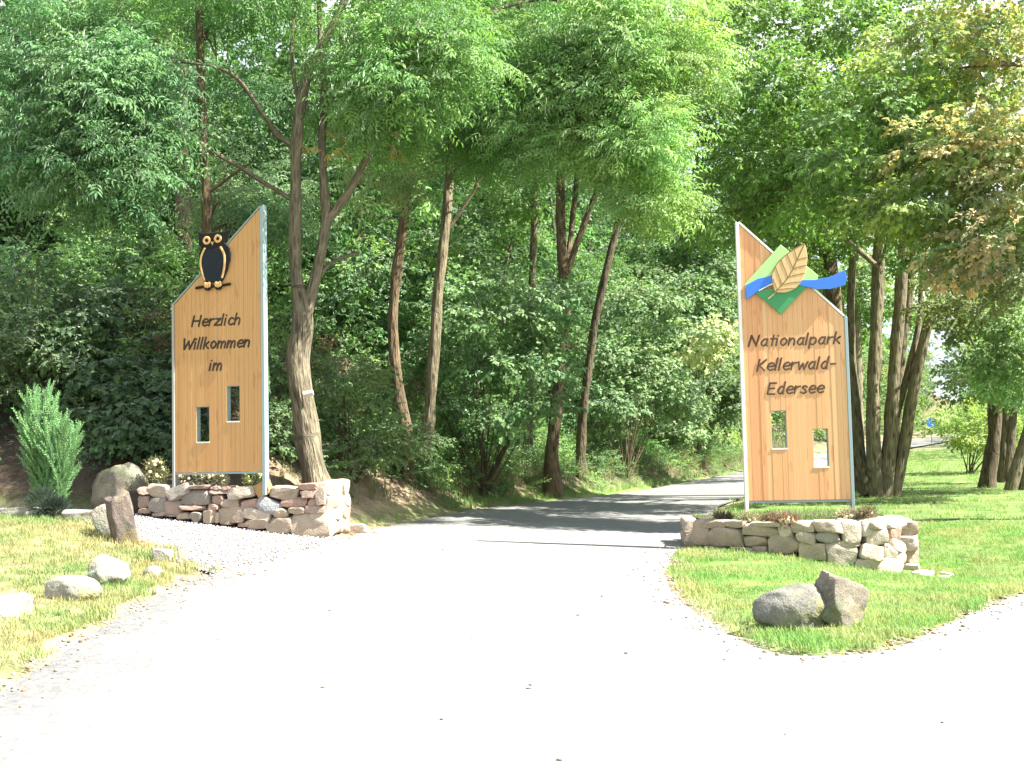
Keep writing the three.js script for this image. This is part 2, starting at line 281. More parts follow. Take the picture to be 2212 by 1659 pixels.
// ------------------------------------------------------------------ the hand-drawn lettering of the signs
const GLYPH = {
  H: [1.28, 'L', [[0, 0], [0.03, 1.5]], [[0.9, 0], [0.93, 1.5]], [[0, 0.78], [0.9, 0.75]]],
  e: [0.95, 'S', [[0.08, 0.5], [0.42, 0.52], [0.73, 0.6], [0.66, 0.88], [0.38, 1], [0.1, 0.75], [0.06, 0.35], [0.3, 0.02], [0.72, 0.14]]],
  r: [0.72, 'S', [[0.02, 0], [0, 0.5], [0, 1]], [[0.01, 0.55], [0.2, 0.88], [0.52, 0.95]]],
  z: [0.88, 'L', [[0.02, 0.95], [0.62, 0.95], [0, 0.05], [0.66, 0.05]]],
  l: [0.42, 'L', [[0, 0], [0.02, 1.6]]],
  i: [0.42, 'L', [[0, 0], [0, 0.95]], [[0, 1.36], [0.02, 1.38]]],
  c: [0.86, 'S', [[0.62, 0.84], [0.36, 1], [0.1, 0.72], [0.08, 0.3], [0.35, 0.01], [0.66, 0.14]]],
  h: [0.92, 'S', [[0, 0], [0, 0.8], [0.02, 1.6]], [[0.01, 0.55], [0.3, 0.96], [0.54, 0.8], [0.58, 0]]],
  W: [1.62, 'L', [[0, 1.5], [0.28, 0], [0.68, 1.15], [0.98, 0], [1.42, 1.5]]],
  k: [0.88, 'L', [[0, 0], [0.02, 1.6]], [[0.56, 0.95], [0.02, 0.42]], [[0.16, 0.56], [0.62, 0]]],
  o: [0.98, 'S', [[0.36, 1], [0.1, 0.8], [0.05, 0.42], [0.3, 0.02], [0.62, 0.25], [0.66, 0.7], [0.36, 1]]],
  m: [1.3, 'S', [[0, 0], [0, 0.5], [0, 1]], [[0.01, 0.55], [0.25, 0.96], [0.45, 0.8], [0.48, 0]], [[0.48, 0.55], [0.72, 0.96], [0.92, 0.8], [0.96, 0]]],
  n: [0.92, 'S', [[0, 0], [0, 0.5], [0, 1]], [[0.01, 0.55], [0.3, 0.96], [0.54, 0.8], [0.58, 0]]],
  N: [1.36, 'L', [[0, 0], [0.1, 1.5], [0.86, 0.02], [0.96, 1.5]]],
  a: [1.0, 'S', [[0.62, 0.86], [0.36, 1], [0.08, 0.66], [0.06, 0.28], [0.3, 0.01], [0.6, 0.3]], [[0.64, 1], [0.63, 0.5], [0.66, 0.1], [0.74, 0]]],
  t: [0.74, 'S', [[0.26, 1.45], [0.25, 0.7], [0.27, 0]], [[0, 0.98], [0.28, 1], [0.56, 1]]],
  p: [0.95, 'S', [[0, 1], [0, 0.2], [0, -0.52]], [[0.01, 0.72], [0.3, 1], [0.62, 0.7], [0.58, 0.2], [0.3, 0], [0.01, 0.22]]],
  K: [1.08, 'L', [[0, -0.06], [0.03, 1.5]], [[0.78, 1.45], [0.02, 0.62]], [[0.12, 0.74], [0.8, 0]]],
  w: [1.2, 'L', [[0, 1], [0.22, 0], [0.5, 0.78], [0.74, 0], [1.02, 1]]],
  d: [0.98, 'S', [[0.6, 0.86], [0.34, 1], [0.07, 0.66], [0.06, 0.28], [0.3, 0.01], [0.6, 0.3]], [[0.64, 1.6], [0.63, 0.8], [0.64, 0]]],
  '-': [0.8, 'L', [[0.06, 0.6], [0.54, 0.62]]],
  E: [1.12, 'L', [[0.76, 1.5], [0.02, 1.48], [0, 0.02], [0.8, 0]], [[0, 0.76], [0.66, 0.78]]],
  s: [0.86, 'S', [[0.6, 0.84], [0.32, 1], [0.08, 0.76], [0.34, 0.53], [0.6, 0.26], [0.3, 0], [0, 0.13]]],
};
function lettering(text, x0, x1, y, xh, r, z) {
  let w = 0; for (const c of text) w += GLYPH[c][0]; w -= 0.25;
  const slant = 0.24, k = (x1 - x0 - slant * 1.2 * xh) / w, out = []; let x = 0;
  for (const c of text) {
    const [adv, kind, ...strokes] = GLYPH[c];
    for (const s of strokes) {
      const q = s.map(([a, b]) => [x0 + (x + a) * k + b * xh * slant, y + b * xh]);
      if (kind === 'L') for (let i = 1; i < q.length; i++) out.push(strip([q[i - 1], [(q[i - 1][0] + q[i][0]) / 2, (q[i - 1][1] + q[i][1]) / 2], q[i]], r, z, 0.35)); else out.push(strip(q, r, z, 0.35));
    }
    x += adv;
  }
  return mergeGeometries(out);
}

// ------------------------------------------------------------------ the two timber signs
const PANEL_W = 1.42, LOW = 2.56, HIGH = 3.97, BOARD = 0.071;
function signBoards(root, tallRight, holes, tones, seed) {
  const top = (x) => (tallRight ? lerp(LOW, HIGH, x / PANEL_W) : lerp(HIGH, LOW, x / PANEL_W)), r = rng(seed), g = 0.0005; let tone = 0;
  for (let i = 0; i < 20; i++) {
    const x0 = i * BOARD + g, x1 = (i + 1) * BOARD - g, m = (x0 + x1) / 2, hole = holes.find(([a, , b]) => m > a && m < b), zoff = (r() - 0.5) * 0.003;
    const spans = hole ? [[[x0, 0], [x1, 0], [x1, hole[1]], [x0, hole[1]]], [[x0, hole[3]], [x1, hole[3]], [x1, top(x1)], [x0, top(x0)]]] : [[[x0, 0], [x1, 0], [x1, top(x1)], [x0, top(x0)]]];
    if (!i || r() < 0.5) tone = Math.floor(r() * tones.length); const mat = tones[tone];
    for (const s of spans) { const geo = plate(s, 0.036, 0.0018); const uv = geo.attributes.uv, du = r() * 3, dv = r() * 3; for (let k = 0; k < uv.count; k++) uv.setXY(k, uv.getX(k) * 1.6 + du, uv.getY(k) * 0.5 + dv); geo.translate(0, 0, -0.036 + zoff); part('board', geo, mat, root); }
  }
}
const steelPost = (x, y0, y1, w, slopeDown) => { const g = new THREE.ExtrudeGeometry(new THREE.Shape([[x - w / 2, y0], [x + w / 2, y0], [x + w / 2, y1 + slopeDown * w / 2], [x - w / 2, y1 - slopeDown * w / 2]].map((p) => new THREE.Vector2(...p))), { depth: 0.13, bevelEnabled: true, bevelSize: 0.003, bevelThickness: 0.003, bevelSegments: 1 }); g.translate(0, 0, -0.115); return g; };
function signFrame(root, tallRight, sink, holes) {
  const slope = ((HIGH - LOW) / PANEL_W) * (tallRight ? 1 : -1), hl = tallRight ? LOW : HIGH, hr = tallRight ? HIGH : LOW, lw = tallRight ? 0.03 : 0.038, rw = tallRight ? 0.045 : 0.036;
  part('post', steelPost(-lw / 2 - 0.003, -sink, hl + 0.02, lw, slope), tallRight ? M.steelDull : M.steelLight, root);
  part('post', steelPost(PANEL_W + rw / 2 + 0.003, -sink, hr + 0.02, rw, slope), M.steel, root);
  const len = Math.hypot(PANEL_W, HIGH - LOW), cap = box(len, tallRight ? 0.016 : 0.028, 0.13); cap.rotateZ(Math.atan(slope)); cap.translate(PANEL_W / 2, (LOW + HIGH) / 2 + (tallRight ? 0.022 : 0.03), -0.05);
  part('top_rail', cap, tallRight ? M.steel : M.steelLight, root);
  part('bottom_rail', box(PANEL_W, 0.03, 0.05, PANEL_W / 2, -0.018, -0.04), M.steel, root);
  for (const y of [0.3, 1.45, 2.3]) part('cross_rail', box(PANEL_W, 0.06, 0.04, PANEL_W / 2, y, -0.06), M.steel, root);
  for (const [a, b, c, d] of holes) {
    const t = 0.006, z = -0.062, q = 0.11;
    const f = part('window_lining', mergeGeometries([box(t, d - b, q, a + t / 2 + 0.001, (b + d) / 2, z), box(t, d - b, q, c - t / 2 - 0.001, (b + d) / 2, z), box(c - a - 2 * t - 0.004, t, q, (a + c) / 2, d - t / 2 - 0.001, z)]), M.steel, root);
    part('sill', box(c - a + 0.004, 0.022, 0.125, (a + c) / 2, b + 0.008, -0.0565), M.steelLight, f);
  }
}
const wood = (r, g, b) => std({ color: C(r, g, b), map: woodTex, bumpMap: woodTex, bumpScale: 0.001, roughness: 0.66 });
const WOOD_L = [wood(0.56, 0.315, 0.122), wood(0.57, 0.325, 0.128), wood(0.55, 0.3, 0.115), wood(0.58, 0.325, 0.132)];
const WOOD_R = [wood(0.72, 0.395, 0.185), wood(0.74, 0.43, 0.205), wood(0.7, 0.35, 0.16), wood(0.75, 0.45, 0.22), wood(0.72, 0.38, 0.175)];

// left: welcome sign with the owl
{
  const p0 = at(378, 1021, 16.05), turn = THREE.MathUtils.degToRad(-11);
  const s = thing('welcome_sign', 'tall wooden welcome sign with a black owl emblem, standing on the left stone wall', 'sign', p0, turn);
  const holes = [[BOARD * 5, 0.44, BOARD * 8, 0.99], [BOARD * 12, 0.74, BOARD * 15, 1.29]];
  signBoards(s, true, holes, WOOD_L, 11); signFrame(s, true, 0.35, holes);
  part('lettering', lettering('Herzlich', 0.29, 1.1, 2.215, 0.106, 0.0145, 0.003), M.ink, s);
  part('lettering', lettering('Willkommen', 0.13, 1.25, 1.87, 0.106, 0.0155, 0.003), M.ink, s);
  part('lettering', lettering('im', 0.575, 0.8, 1.535, 0.108, 0.0155, 0.003), M.ink, s);
  const Z = (x, y) => [x / 1151.6 + 0.155, 3.928 - y / 1151.6];
  const owl = part('owl_emblem', plate([[318, 318], [430, 352], [580, 340], [760, 345], [945, 305], [880, 430], [800, 530], [880, 620], [912, 720], [900, 850], [850, 1010], [790, 1150], [740, 1215], [430, 1215], [375, 1090], [335, 980], [318, 840], [325, 700], [360, 600], [322, 540], [320, 430]].map((q) => Z(...q)), 0.03, 0.004), M.black, s);
  owl.position.z = 0.012;
  part('breast', plate([[450, 620], [580, 650], [710, 620], [760, 760], [765, 900], [745, 1080], [720, 1190], [450, 1190], [405, 1050], [390, 880], [400, 730]].map((q) => Z(...q)), 0.04, 0.004, true), M.navy, owl);
  for (const [ex, ey] of [[470, 475], [680, 455]]) { const [x, y] = Z(ex, ey); const t = new THREE.TorusGeometry(0.0455, 0.0195, 8, 26); t.scale(1, 1, 0.5); t.translate(x, y, 0.032); part('eye_ring', t, M.ochre, owl); }
  { const [x, y] = Z(577, 540), b = new THREE.ConeGeometry(0.026, 0.055, 8); b.rotateX(Math.PI); b.scale(1, 1, 0.5); b.translate(x, y, 0.034); part('beak', b, M.ochre, owl); }
  for (const st of [[[432, 620], [372, 740], [352, 880], [380, 1020], [430, 1165]], [[735, 615], [795, 730], [806, 880], [785, 1040], [755, 1140]]]) part('wing_stripe', strip(st.map((q) => Z(...q)), 0.019, 0.033, 0.45), M.ochre, owl);
  part('perch', mergeGeometries([strip([Z(262, 1302), Z(420, 1285), Z(575, 1285), Z(740, 1280), Z(888, 1262)], 0.022, 0.016, 0.7), ...[[480, 1290], [682, 1288]].map(([a, b]) => { const g = new THREE.SphereGeometry(0.066, 18, 10); g.deleteAttribute('normal'); g.scale(1, 0.95, 0.3); const [x, y] = Z(a, b); g.translate(x, y, 0.02); g.computeVertexNormals(); return g; })]), M.black, owl);
  for (const fx of [480, 682]) { const [x, y] = Z(fx, 1262); const gs = []; for (const k of [-1, 0, 1]) { const g = new THREE.SphereGeometry(0.03, 12, 8); g.scale(0.95, 1.5, 0.55); g.translate(x + k * 0.031, y + (k ? 0.004 : -0.004), 0.036); gs.push(g); } part('foot', mergeGeometries(gs), M.ochre, owl); }
}
// right: park sign with the leaf emblem
{
  const p0 = at(1616.5, 1082, 15.05), turn = THREE.MathUtils.degToRad(-7);
  const s = thing('park_sign', 'tall wooden national park sign with a leaf emblem, standing in the right stone planter', 'sign', p0, turn);
  const holes = [[BOARD * 5, 0.72, BOARD * 8, 1.27], [BOARD * 13, 0.45, BOARD * 16, 1.0]];
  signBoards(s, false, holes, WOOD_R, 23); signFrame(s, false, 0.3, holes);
  part('lettering', lettering('Nationalpark', 0.08, 1.37, 2.2, 0.1, 0.014, 0.003), M.inkBrown, s);
  part('lettering', lettering('Kellerwald-', 0.19, 1.29, 1.85, 0.104, 0.014, 0.003), M.inkBrown, s);
  part('lettering', lettering('Edersee', 0.32, 1.12, 1.51, 0.104, 0.014, 0.003), M.inkBrown, s);
  const e = new THREE.Group(); e.name = 'leaf_emblem'; e.position.z = 0.02; s.add(e);
  part('upper_square', plate([[0.575, 3.64], [1.08, 3.17], [1.06, 3.1], [0.06, 3.03], [0.06, 3.1]], 0.025, 0.003), M.lightGreen, e);
  part('lower_square', plate([[0.17, 2.99], [0.545, 2.64], [0.95, 3.05]], 0.027, 0.003), M.darkGreen, e);
  part('river_band', plate([[0.065, 3.07], [0.24, 3.16], [0.43, 3.195], [0.64, 3.16], [0.84, 3.115], [1.03, 3.11], [1.25, 3.145], [1.445, 3.235], [1.47, 3.12], [1.44, 3.02], [1.25, 2.975], [1.03, 2.985], [0.84, 3.035], [0.64, 3.08], [0.43, 3.09], [0.26, 3.0], [0.07, 2.865]], 0.042, 0.003), M.blue, e);
  part('band_edge', strip([[0.25, 2.985], [0.43, 3.075], [0.5, 3.085]], 0.007, 0.045), M.steelLight, e);
  part('leaf_plate', plate([[0.905, 3.635], [0.78, 3.57], [0.64, 3.48], [0.52, 3.37], [0.44, 3.23], [0.445, 3.08], [0.478, 2.965], [0.6, 2.945], [0.724, 2.98], [0.83, 3.08], [0.905, 3.26], [0.935, 3.44]], 0.06, 0.004, true), M.leafTan, e);
  part('leaf_stalk', strip([[0.375, 2.865], [0.43, 2.91], [0.485, 2.965]], 0.011, 0.05), M.leafTan, e);
  const mid = [[0.455, 2.94], [0.6, 3.09], [0.7, 3.22], [0.78, 3.38], [0.9, 3.62]], veins = [strip(mid, 0.0075, 0.061)];
  for (const [a, b] of [[[0.5, 2.985], [0.45, 3.14]], [[0.57, 3.06], [0.49, 3.31]], [[0.655, 3.16], [0.57, 3.41]], [[0.73, 3.28], [0.66, 3.48]], [[0.79, 3.4], [0.76, 3.54]], [[0.5, 2.985], [0.74, 3.0]], [[0.57, 3.06], [0.83, 3.09]], [[0.655, 3.16], [0.89, 3.21]], [[0.73, 3.28], [0.91, 3.32]], [[0.79, 3.4], [0.925, 3.43]]]) veins.push(strip([a, [(a[0] + b[0]) / 2, (a[1] + b[1]) / 2 + 0.006], b], 0.0055, 0.061));
  veins.push(strip([[0.44, 3.23], [0.52, 3.37], [0.64, 3.48], [0.78, 3.57], [0.9, 3.63]], 0.006, 0.06));
  part('leaf_veins', mergeGeometries(veins), M.vein, e);
}

// ------------------------------------------------------------------ rubble walls, stone by stone
const STONE = [[0.43, 0.345, 0.26], [0.33, 0.3, 0.265], [0.4, 0.3, 0.24], [0.5, 0.41, 0.31], [0.46, 0.31, 0.245], [0.55, 0.34, 0.14], [0.36, 0.37, 0.38], [0.56, 0.48, 0.39]].map(([r, g, b]) => std({ color: C(r, g, b), map: rep(stoneTex, 1.3), bumpMap: rep(stoneTex, 1.3), bumpScale: 0.02, roughness: 0.95 }));
function layStones(root, path, stones, toPx, seed) {                            // each stone: box on the photograph, tone, tilt
  stones.forEach(([x0, y0, x1, y1, tone, tilt = 0], i) => {
    const [cx, cy] = toPx((x0 + x1) / 2, (y0 + y1) / 2), r = ray(cx, cy); let best = null;
    for (let k = 1; k < path.length; k++) {
      const [ax, ad] = path[k - 1], [bx, bd] = path[k], ex = bx - ax, ed = bd - ad, det = r.x * -ed - -ex * -r.z;
      const t = (ax * -ed + ex * ad) / det, u = (r.x * ad + r.z * ax) / det;
      if (u >= -0.02 && u <= 1.02 && t > 0 && (!best || t < best.t)) best = { t, k, ex, ed };
    }
    if (!best) { console.log('no wall behind stone', i); return; }
    const p = EYE.clone().addScaledVector(r, best.t), d = -p.z, l = Math.hypot(best.ex, best.ed), [sx, sy] = [toPx(1, 0)[0] - toPx(0, 0)[0], toPx(0, 1)[1] - toPx(0, 0)[1]];
    const rr = rng(seed + i), face = Math.max(0.45, Math.abs(best.ex * 1 - (best.ed * p.x) / d) / l), dep = 0.24 + rr() * 0.08;
    const w = (((x1 - x0) * sx) / perMetre(d) / face) * 1.05, h = ((y1 - y0) * sy) / perMetre(d) * 1.05;
    const m = part('stone', chunk(w, h, dep, seed + i, { detail: 5, cuts: 6, rough: 0.045, round: 0.045 }), STONE[tone], root);
    m.position.copy(p).add(V(best.ed / l, 0, best.ex / l).multiplyScalar(-0.1 + rr() * 0.035));
    m.rotation.set((rr() - 0.5) * 0.12, Math.atan2(best.ed, best.ex), tilt + (rr() - 0.5) * 0.06, 'YXZ');
  });
}
function prism(poly, y0, y1) { const g = new THREE.ExtrudeGeometry(new THREE.Shape(poly.map(([x, d]) => new THREE.Vector2(x, d))), { depth: y1 - y0, bevelEnabled: false }); g.rotateX(-Math.PI / 2); g.translate(0, y0, 0); return g; }
{
  const a = at(296, 1080, 16.15), b = at(712, 1100, 15.75);
  const A = [a.x - 0.25, 16.15], B = [b.x - 0.06, 15.75], D = [b.x + 0.1, 17.0];
  const w = thing('stone_wall', 'low dry stone wall of mixed rubble under the owl sign, in front of the forked tree', 'wall');
  part('wall_core', prism([[A[0], A[1] + 0.2], [B[0] - 0.12, B[1] + 0.2], [D[0] - 0.14, D[1]], [D[0] - 0.3, 17.6], [A[0], 17.6]], 0, 0.98), M.wallCore, w);
  const toPx = (x, y) => [(x / 3.568 + 380) / 1.35624, (y / 3.568 + 1380) / 1.35624];
  layStones(w, [A, B], [
    [100, 168, 228, 242, 2], [212, 142, 402, 268, 3, -0.1], [395, 160, 632, 290, 1, 0.35], [640, 148, 845, 188, 2], [565, 192, 862, 358, 1], [862, 198, 1030, 244, 4], [848, 158, 962, 196, 2], [968, 158, 1085, 202, 4], [1030, 166, 1305, 284, 7, 0.08], [1308, 122, 1460, 262, 5, 0.4], [1480, 164, 1775, 288, 0], [1785, 128, 1962, 192, 4],
    [98, 252, 212, 385, 2], [212, 278, 402, 432, 1, -0.1], [388, 305, 545, 452, 2], [545, 358, 785, 412, 4], [868, 256, 988, 345, 2], [972, 290, 1152, 375, 3], [1150, 300, 1345, 402, 4, 0.1], [1350, 290, 1572, 432, 6, -0.45], [1598, 275, 1852, 372, 4], [1792, 196, 1962, 284, 2], [1525, 388, 1655, 482, 3, -0.1], [1675, 378, 1835, 450, 0], [1862, 282, 1964, 400, 4], [1838, 362, 2050, 442, 2], [1962, 180, 2052, 360, 3],
    [508, 438, 642, 505, 0], [646, 428, 764, 522, 1], [770, 408, 902, 545, 3], [818, 345, 945, 412, 4], [902, 436, 955, 535, 3], [955, 372, 1205, 545, 0, -0.12], [945, 478, 1060, 568, 7], [1215, 398, 1482, 522, 7, -0.2], [1245, 508, 1465, 605, 3], [1462, 480, 1702, 655, 3], [1705, 448, 2055, 700, 3], [1140, 538, 1255, 590, 4], [240, 425, 390, 470, 0], [390, 450, 512, 480, 1], [110, 385, 220, 440, 2],
  ], toPx, 300);
  // the return along the road, stones of squarer shape
  const r = rng(77), dir = [D[0] - B[0], D[1] - B[1]], L = Math.hypot(...dir), ang = Math.atan2(dir[1], dir[0]);
  for (let row = 0; row < 4; row++) { const n = row % 2 ? 3 : 4; for (let k = 0; k < n; k++) { const u = (k + 0.5) / n, h = 0.2; const m = part('stone', chunk((L / n) * 1.04, h * 1.08, 0.26, 900 + row * 7 + k, { detail: 5, rough: 0.04, round: 0.04 }), STONE[[3, 7, 0, 4][(row + k) % 4]], w); m.position.set(B[0] + dir[0] * u - 0.1, 0.3 + h * (row + 0.5), -(B[1] + dir[1] * u)); m.rotation.y = ang + (r() - 0.5) * 0.08; } }
  part('soil', prism([[A[0], A[1] + 0.22], [B[0] - 0.15, B[1] + 0.22], [D[0] - 0.18, D[1]], [D[0] - 0.4, 17.7], [A[0], 17.7]], 0.9, 1.02), M.soil, w);
}
{
  const w = thing('stone_planter', 'curved dry stone planter bed under the leaf sign on the grass island', 'planter wall');
  const path = [[2.55, 16.5], [2.46, 15.5], [3.2, 14.85], [4.2, 14.35], [4.85, 14.35], [5.5, 14.75], [5.75, 15.6]];
  const inner = [[2.75, 16.5], [2.75, 15.7], [3.3, 15.12], [4.25, 14.63], [4.78, 14.63], [5.25, 14.95], [5.45, 15.7], [5.0, 16.8], [3.8, 17.0]];
  part('wall_core', prism(inner, -0.4, 0.4), M.wallCore, w);
  const toPx = (x, y) => [(x / 3.0722 + 2000) / 1.35624, (y / 3.0722 + 1440) / 1.35624];
  layStones(w, path.slice(1, 6), [
    [100, 255, 192, 328, 0], [195, 258, 402, 330, 0], [400, 258, 568, 332, 0], [558, 300, 865, 402, 0], [640, 268, 885, 312, 3], [868, 296, 985, 410, 7], [985, 272, 1185, 372, 3], [1172, 268, 1420, 382, 3, -0.06], [1425, 262, 1605, 452, 7], [1602, 258, 1700, 400, 7], [1636, 332, 1835, 482, 7], [1690, 240, 1825, 332, 3], [1826, 234, 1975, 322, 7],
    [98, 325, 278, 482, 0], [268, 338, 545, 492, 0], [558, 408, 760, 498, 0], [768, 402, 1028, 548, 0, 0.08], [1032, 368, 1202, 472, 3], [1208, 380, 1405, 462, 1], [1400, 448, 1600, 500, 3], [1598, 478, 1785, 622, 7, -0.2], [1780, 478, 1915, 592, 7, -0.2], [1840, 300, 1935, 442, 4], [1846, 430, 1990, 545, 7, -0.3],
    [196, 488, 405, 540, 0], [436, 508, 625, 566, 0], [626, 500, 772, 570, 2], [1036, 465, 1292, 612, 3], [1296, 458, 1562, 645, 7, -0.1], [1756, 598, 1962, 745, 7, -0.25], [1908, 548, 1985, 640, 7], [1560, 600, 1760, 690, 7],
  ], toPx, 500);
  const r = rng(78);
  const side = (x0, d0, x1, d1, y0, rows, n, seed) => { const ex = x1 - x0, ed = d1 - d0, L = Math.hypot(ex, ed); for (let row = 0; row < rows; row++) for (let k = 0; k < n; k++) { const u = (k + 0.5 + (row % 2) * 0.3) / (n + 0.3), m = part('stone', chunk((L / n) * 1.05, 0.2, 0.27, seed + row * 9 + k, { detail: 5, rough: 0.05, round: 0.05 }), STONE[[7, 3, 7, 0][(row + k) % 4]], w); m.position.set(x0 + ex * u, y0 + 0.185 * (row + 0.5), -(d0 + ed * u)); m.rotation.y = Math.atan2(ed, ex) + (r() - 0.5) * 0.15; } };
  side(5.5, 14.85, 5.72, 15.8, -0.36, 4, 3, 1500);
  side(2.62, 15.5, 2.72, 16.6, 0.05, 2, 3, 1600);
  side(5.7, 15.9, 4.5, 17.0, -0.15, 3, 4, 1700);
  side(4.3, 17.0, 2.8, 16.7, 0.0, 2, 4, 1800);
  // toe stones spilling to the right
  for (const [x, d, q] of [[5.5, 14.4, 0.22], [5.72, 14.3, 0.15], [5.9, 14.6, 0.12]]) { const m = part('stone', chunk(q * 1.4, q * 0.7, q, 1900 + Math.round(x * 10), { detail: 5 }), STONE[7], w); m.position.copy(onGround(x, d)).y += q * 0.12; m.rotation.y = x * 3; }
  part('soil', prism(inner, 0.36, 0.44), M.soil, w);
}

// ------------------------------------------------------------------ boulders and loose stones
const rockMat = (r, g, b, t = lichenTex, s = 1.1) => std({ color: C(r, g, b), map: rep(t, s), bumpMap: rep(stoneTex, s * 1.1), bumpScale: 0.018, roughness: 0.97 });
function boulder(label, px, py, wpx, hpx, depth, mat, seed, { tilt = 0, turn = 0, boxy = false, deep = 0.8, sink = 0.12, rough = 0.06, cuts = 9, name = 'boulder', group } = {}) {
  const g0 = ground(px, py), k = perMetre(-g0.z), w = wpx / k, h = hpx / k;
  const o = thing(name, label, 'rock', g0, turn, group);
  const m = part('stone_body', chunk(w, h * (1 + sink), Math.max(w, h) * deep * 0.8, seed, { detail: 13, cuts, rough, boxy, freq: 1.8 }), mat, o);
  m.position.y = h / 2 - (h * sink) / 2; m.position.z = -w * 0.2; m.rotation.z = tilt;
  return o;
}
const GREY_ROCK = rockMat(0.235, 0.228, 0.2), BROWN_ROCK = rockMat(0.25, 0.22, 0.175), PALE_ROCK = rockMat(0.44, 0.41, 0.36), RED_ROCK = rockMat(0.2, 0.16, 0.145), DARK_ROCK = rockMat(0.2, 0.165, 0.14);
boulder('rounded grey lichen boulder, left one of the two on the grass island', 1722, 1364, 152, 94, 8.7, GREY_ROCK, 3, { deep: 0.75, tilt: 0.08, rough: 0.075, cuts: 12 });
boulder('angular brown boulder leaning on the grey boulder of the grass island', 1836, 1354, 124, 96, 8.9, BROWN_ROCK, 14, { boxy: true, tilt: -0.42, cuts: 16, rough: 0.13, turn: 0.7, deep: 0.7 });
boulder('large mossy boulder at the left end of the rubble wall', 250, 1106, 112, 98, 15.5, rockMat(0.38, 0.34, 0.27), 21, { cuts: 14, rough: 0.1 });
boulder('upright dark standing stone with a reddish top beside the juniper', 264, 1172, 50, 104, 14, RED_ROCK, 34, { boxy: true, tilt: 0.2, deep: 0.5, turn: 0.5, rough: 0.1, cuts: 12 });
boulder('slanting pale slab leaning on the standing stone', 224, 1160, 40, 62, 14, PALE_ROCK, 41, { boxy: true, tilt: 0.35, deep: 0.5 });
boulder('jagged white rock in the dry grass, upper one of the larger pair', 236, 1268, 80, 62, 11, PALE_ROCK, 47, { cuts: 14, rough: 0.13, tilt: -0.25, turn: 0.5 });
boulder('broad flat white boulder in the dry grass', 146, 1304, 108, 54, 10, PALE_ROCK, 53, { deep: 0.7 });
boulder('square white stone half in shade at the left edge of the grass', 34, 1340, 74, 52, 9, PALE_ROCK, 59, { boxy: true, turn: 0.6 });
boulder('small pale stone in the grass nearest the gravel drive', 348, 1216, 40, 28, 12, PALE_ROCK, 61, { boxy: true });
boulder('small pale stone below the jagged white rock, near the road edge', 328, 1250, 38, 24, 11, PALE_ROCK, 67, {});
boulder('long pale edging slab left of the juniper', 42, 1120, 90, 22, 15, PALE_ROCK, 71, { boxy: true, deep: 0.4 });
boulder('long pale edging slab between the juniper and the standing stone', 170, 1128, 84, 26, 15, PALE_ROCK, 73, { boxy: true, deep: 0.4 });
boulder('fist-sized dark stone at the tip of the grass island edge', 1848, 1400, 14, 9, 8, DARK_ROCK, 79, { name: 'pebble' });
boulder('pinkish kerb stone lying on the bank right of the owl sign wall', 758, 1150, 60, 18, 18, rockMat(0.5, 0.4, 0.32, stoneTex), 83, { boxy: true, deep: 0.4 });


// ------------------------------------------------------------------ foliage pieces
class Leaves {                                                                  // collects leaf faces
  constructor() { this.p = []; this.n = []; this.i = []; }
  leaf(o, dir, up, len, wid, fold = 0.25) {                                     // a pointed leaf folded along its midrib
    const side = new THREE.Vector3().crossVectors(dir, up).normalize(), nn = new THREE.Vector3().crossVectors(side, dir).normalize(), b = this.p.length / 3;
    const pts = [o, o.clone().addScaledVector(dir, len * 0.45).addScaledVector(side, wid / 2).addScaledVector(nn, wid * fold), o.clone().addScaledVector(dir, len).addScaledVector(nn, -len * 0.12), o.clone().addScaledVector(dir, len * 0.45).addScaledVector(side, -wid / 2).addScaledVector(nn, wid * fold)];
    for (const q of pts) { this.p.push(q.x, q.y, q.z); this.n.push(nn.x, nn.y, nn.z); }
    this.i.push(b, b + 1, b + 2, b, b + 2, b + 3);
  }
  stem(a, b, r) { const d = b.clone().sub(a).normalize(), s = new THREE.Vector3().crossVectors(d, V(0.3, 1, 0.2)).normalize().multiplyScalar(r), k = this.p.length / 3; for (const q of [a.clone().add(s), b, a.clone().sub(s)]) { this.p.push(q.x, q.y, q.z); this.n.push(0, 1, 0); } this.i.push(k, k + 1, k + 2); }
  geo() { const g = new THREE.BufferGeometry(); g.setAttribute('position', new THREE.Float32BufferAttribute(this.p, 3)); g.setIndex(this.i); g.computeVertexNormals(); return g; }
}
const rdir = (r, up = 0) => { const u = r() * 2 - 1, a = r() * 6.283, q = Math.sqrt(1 - u * u); return V(q * Math.cos(a), u + up, q * Math.sin(a)).normalize(); };
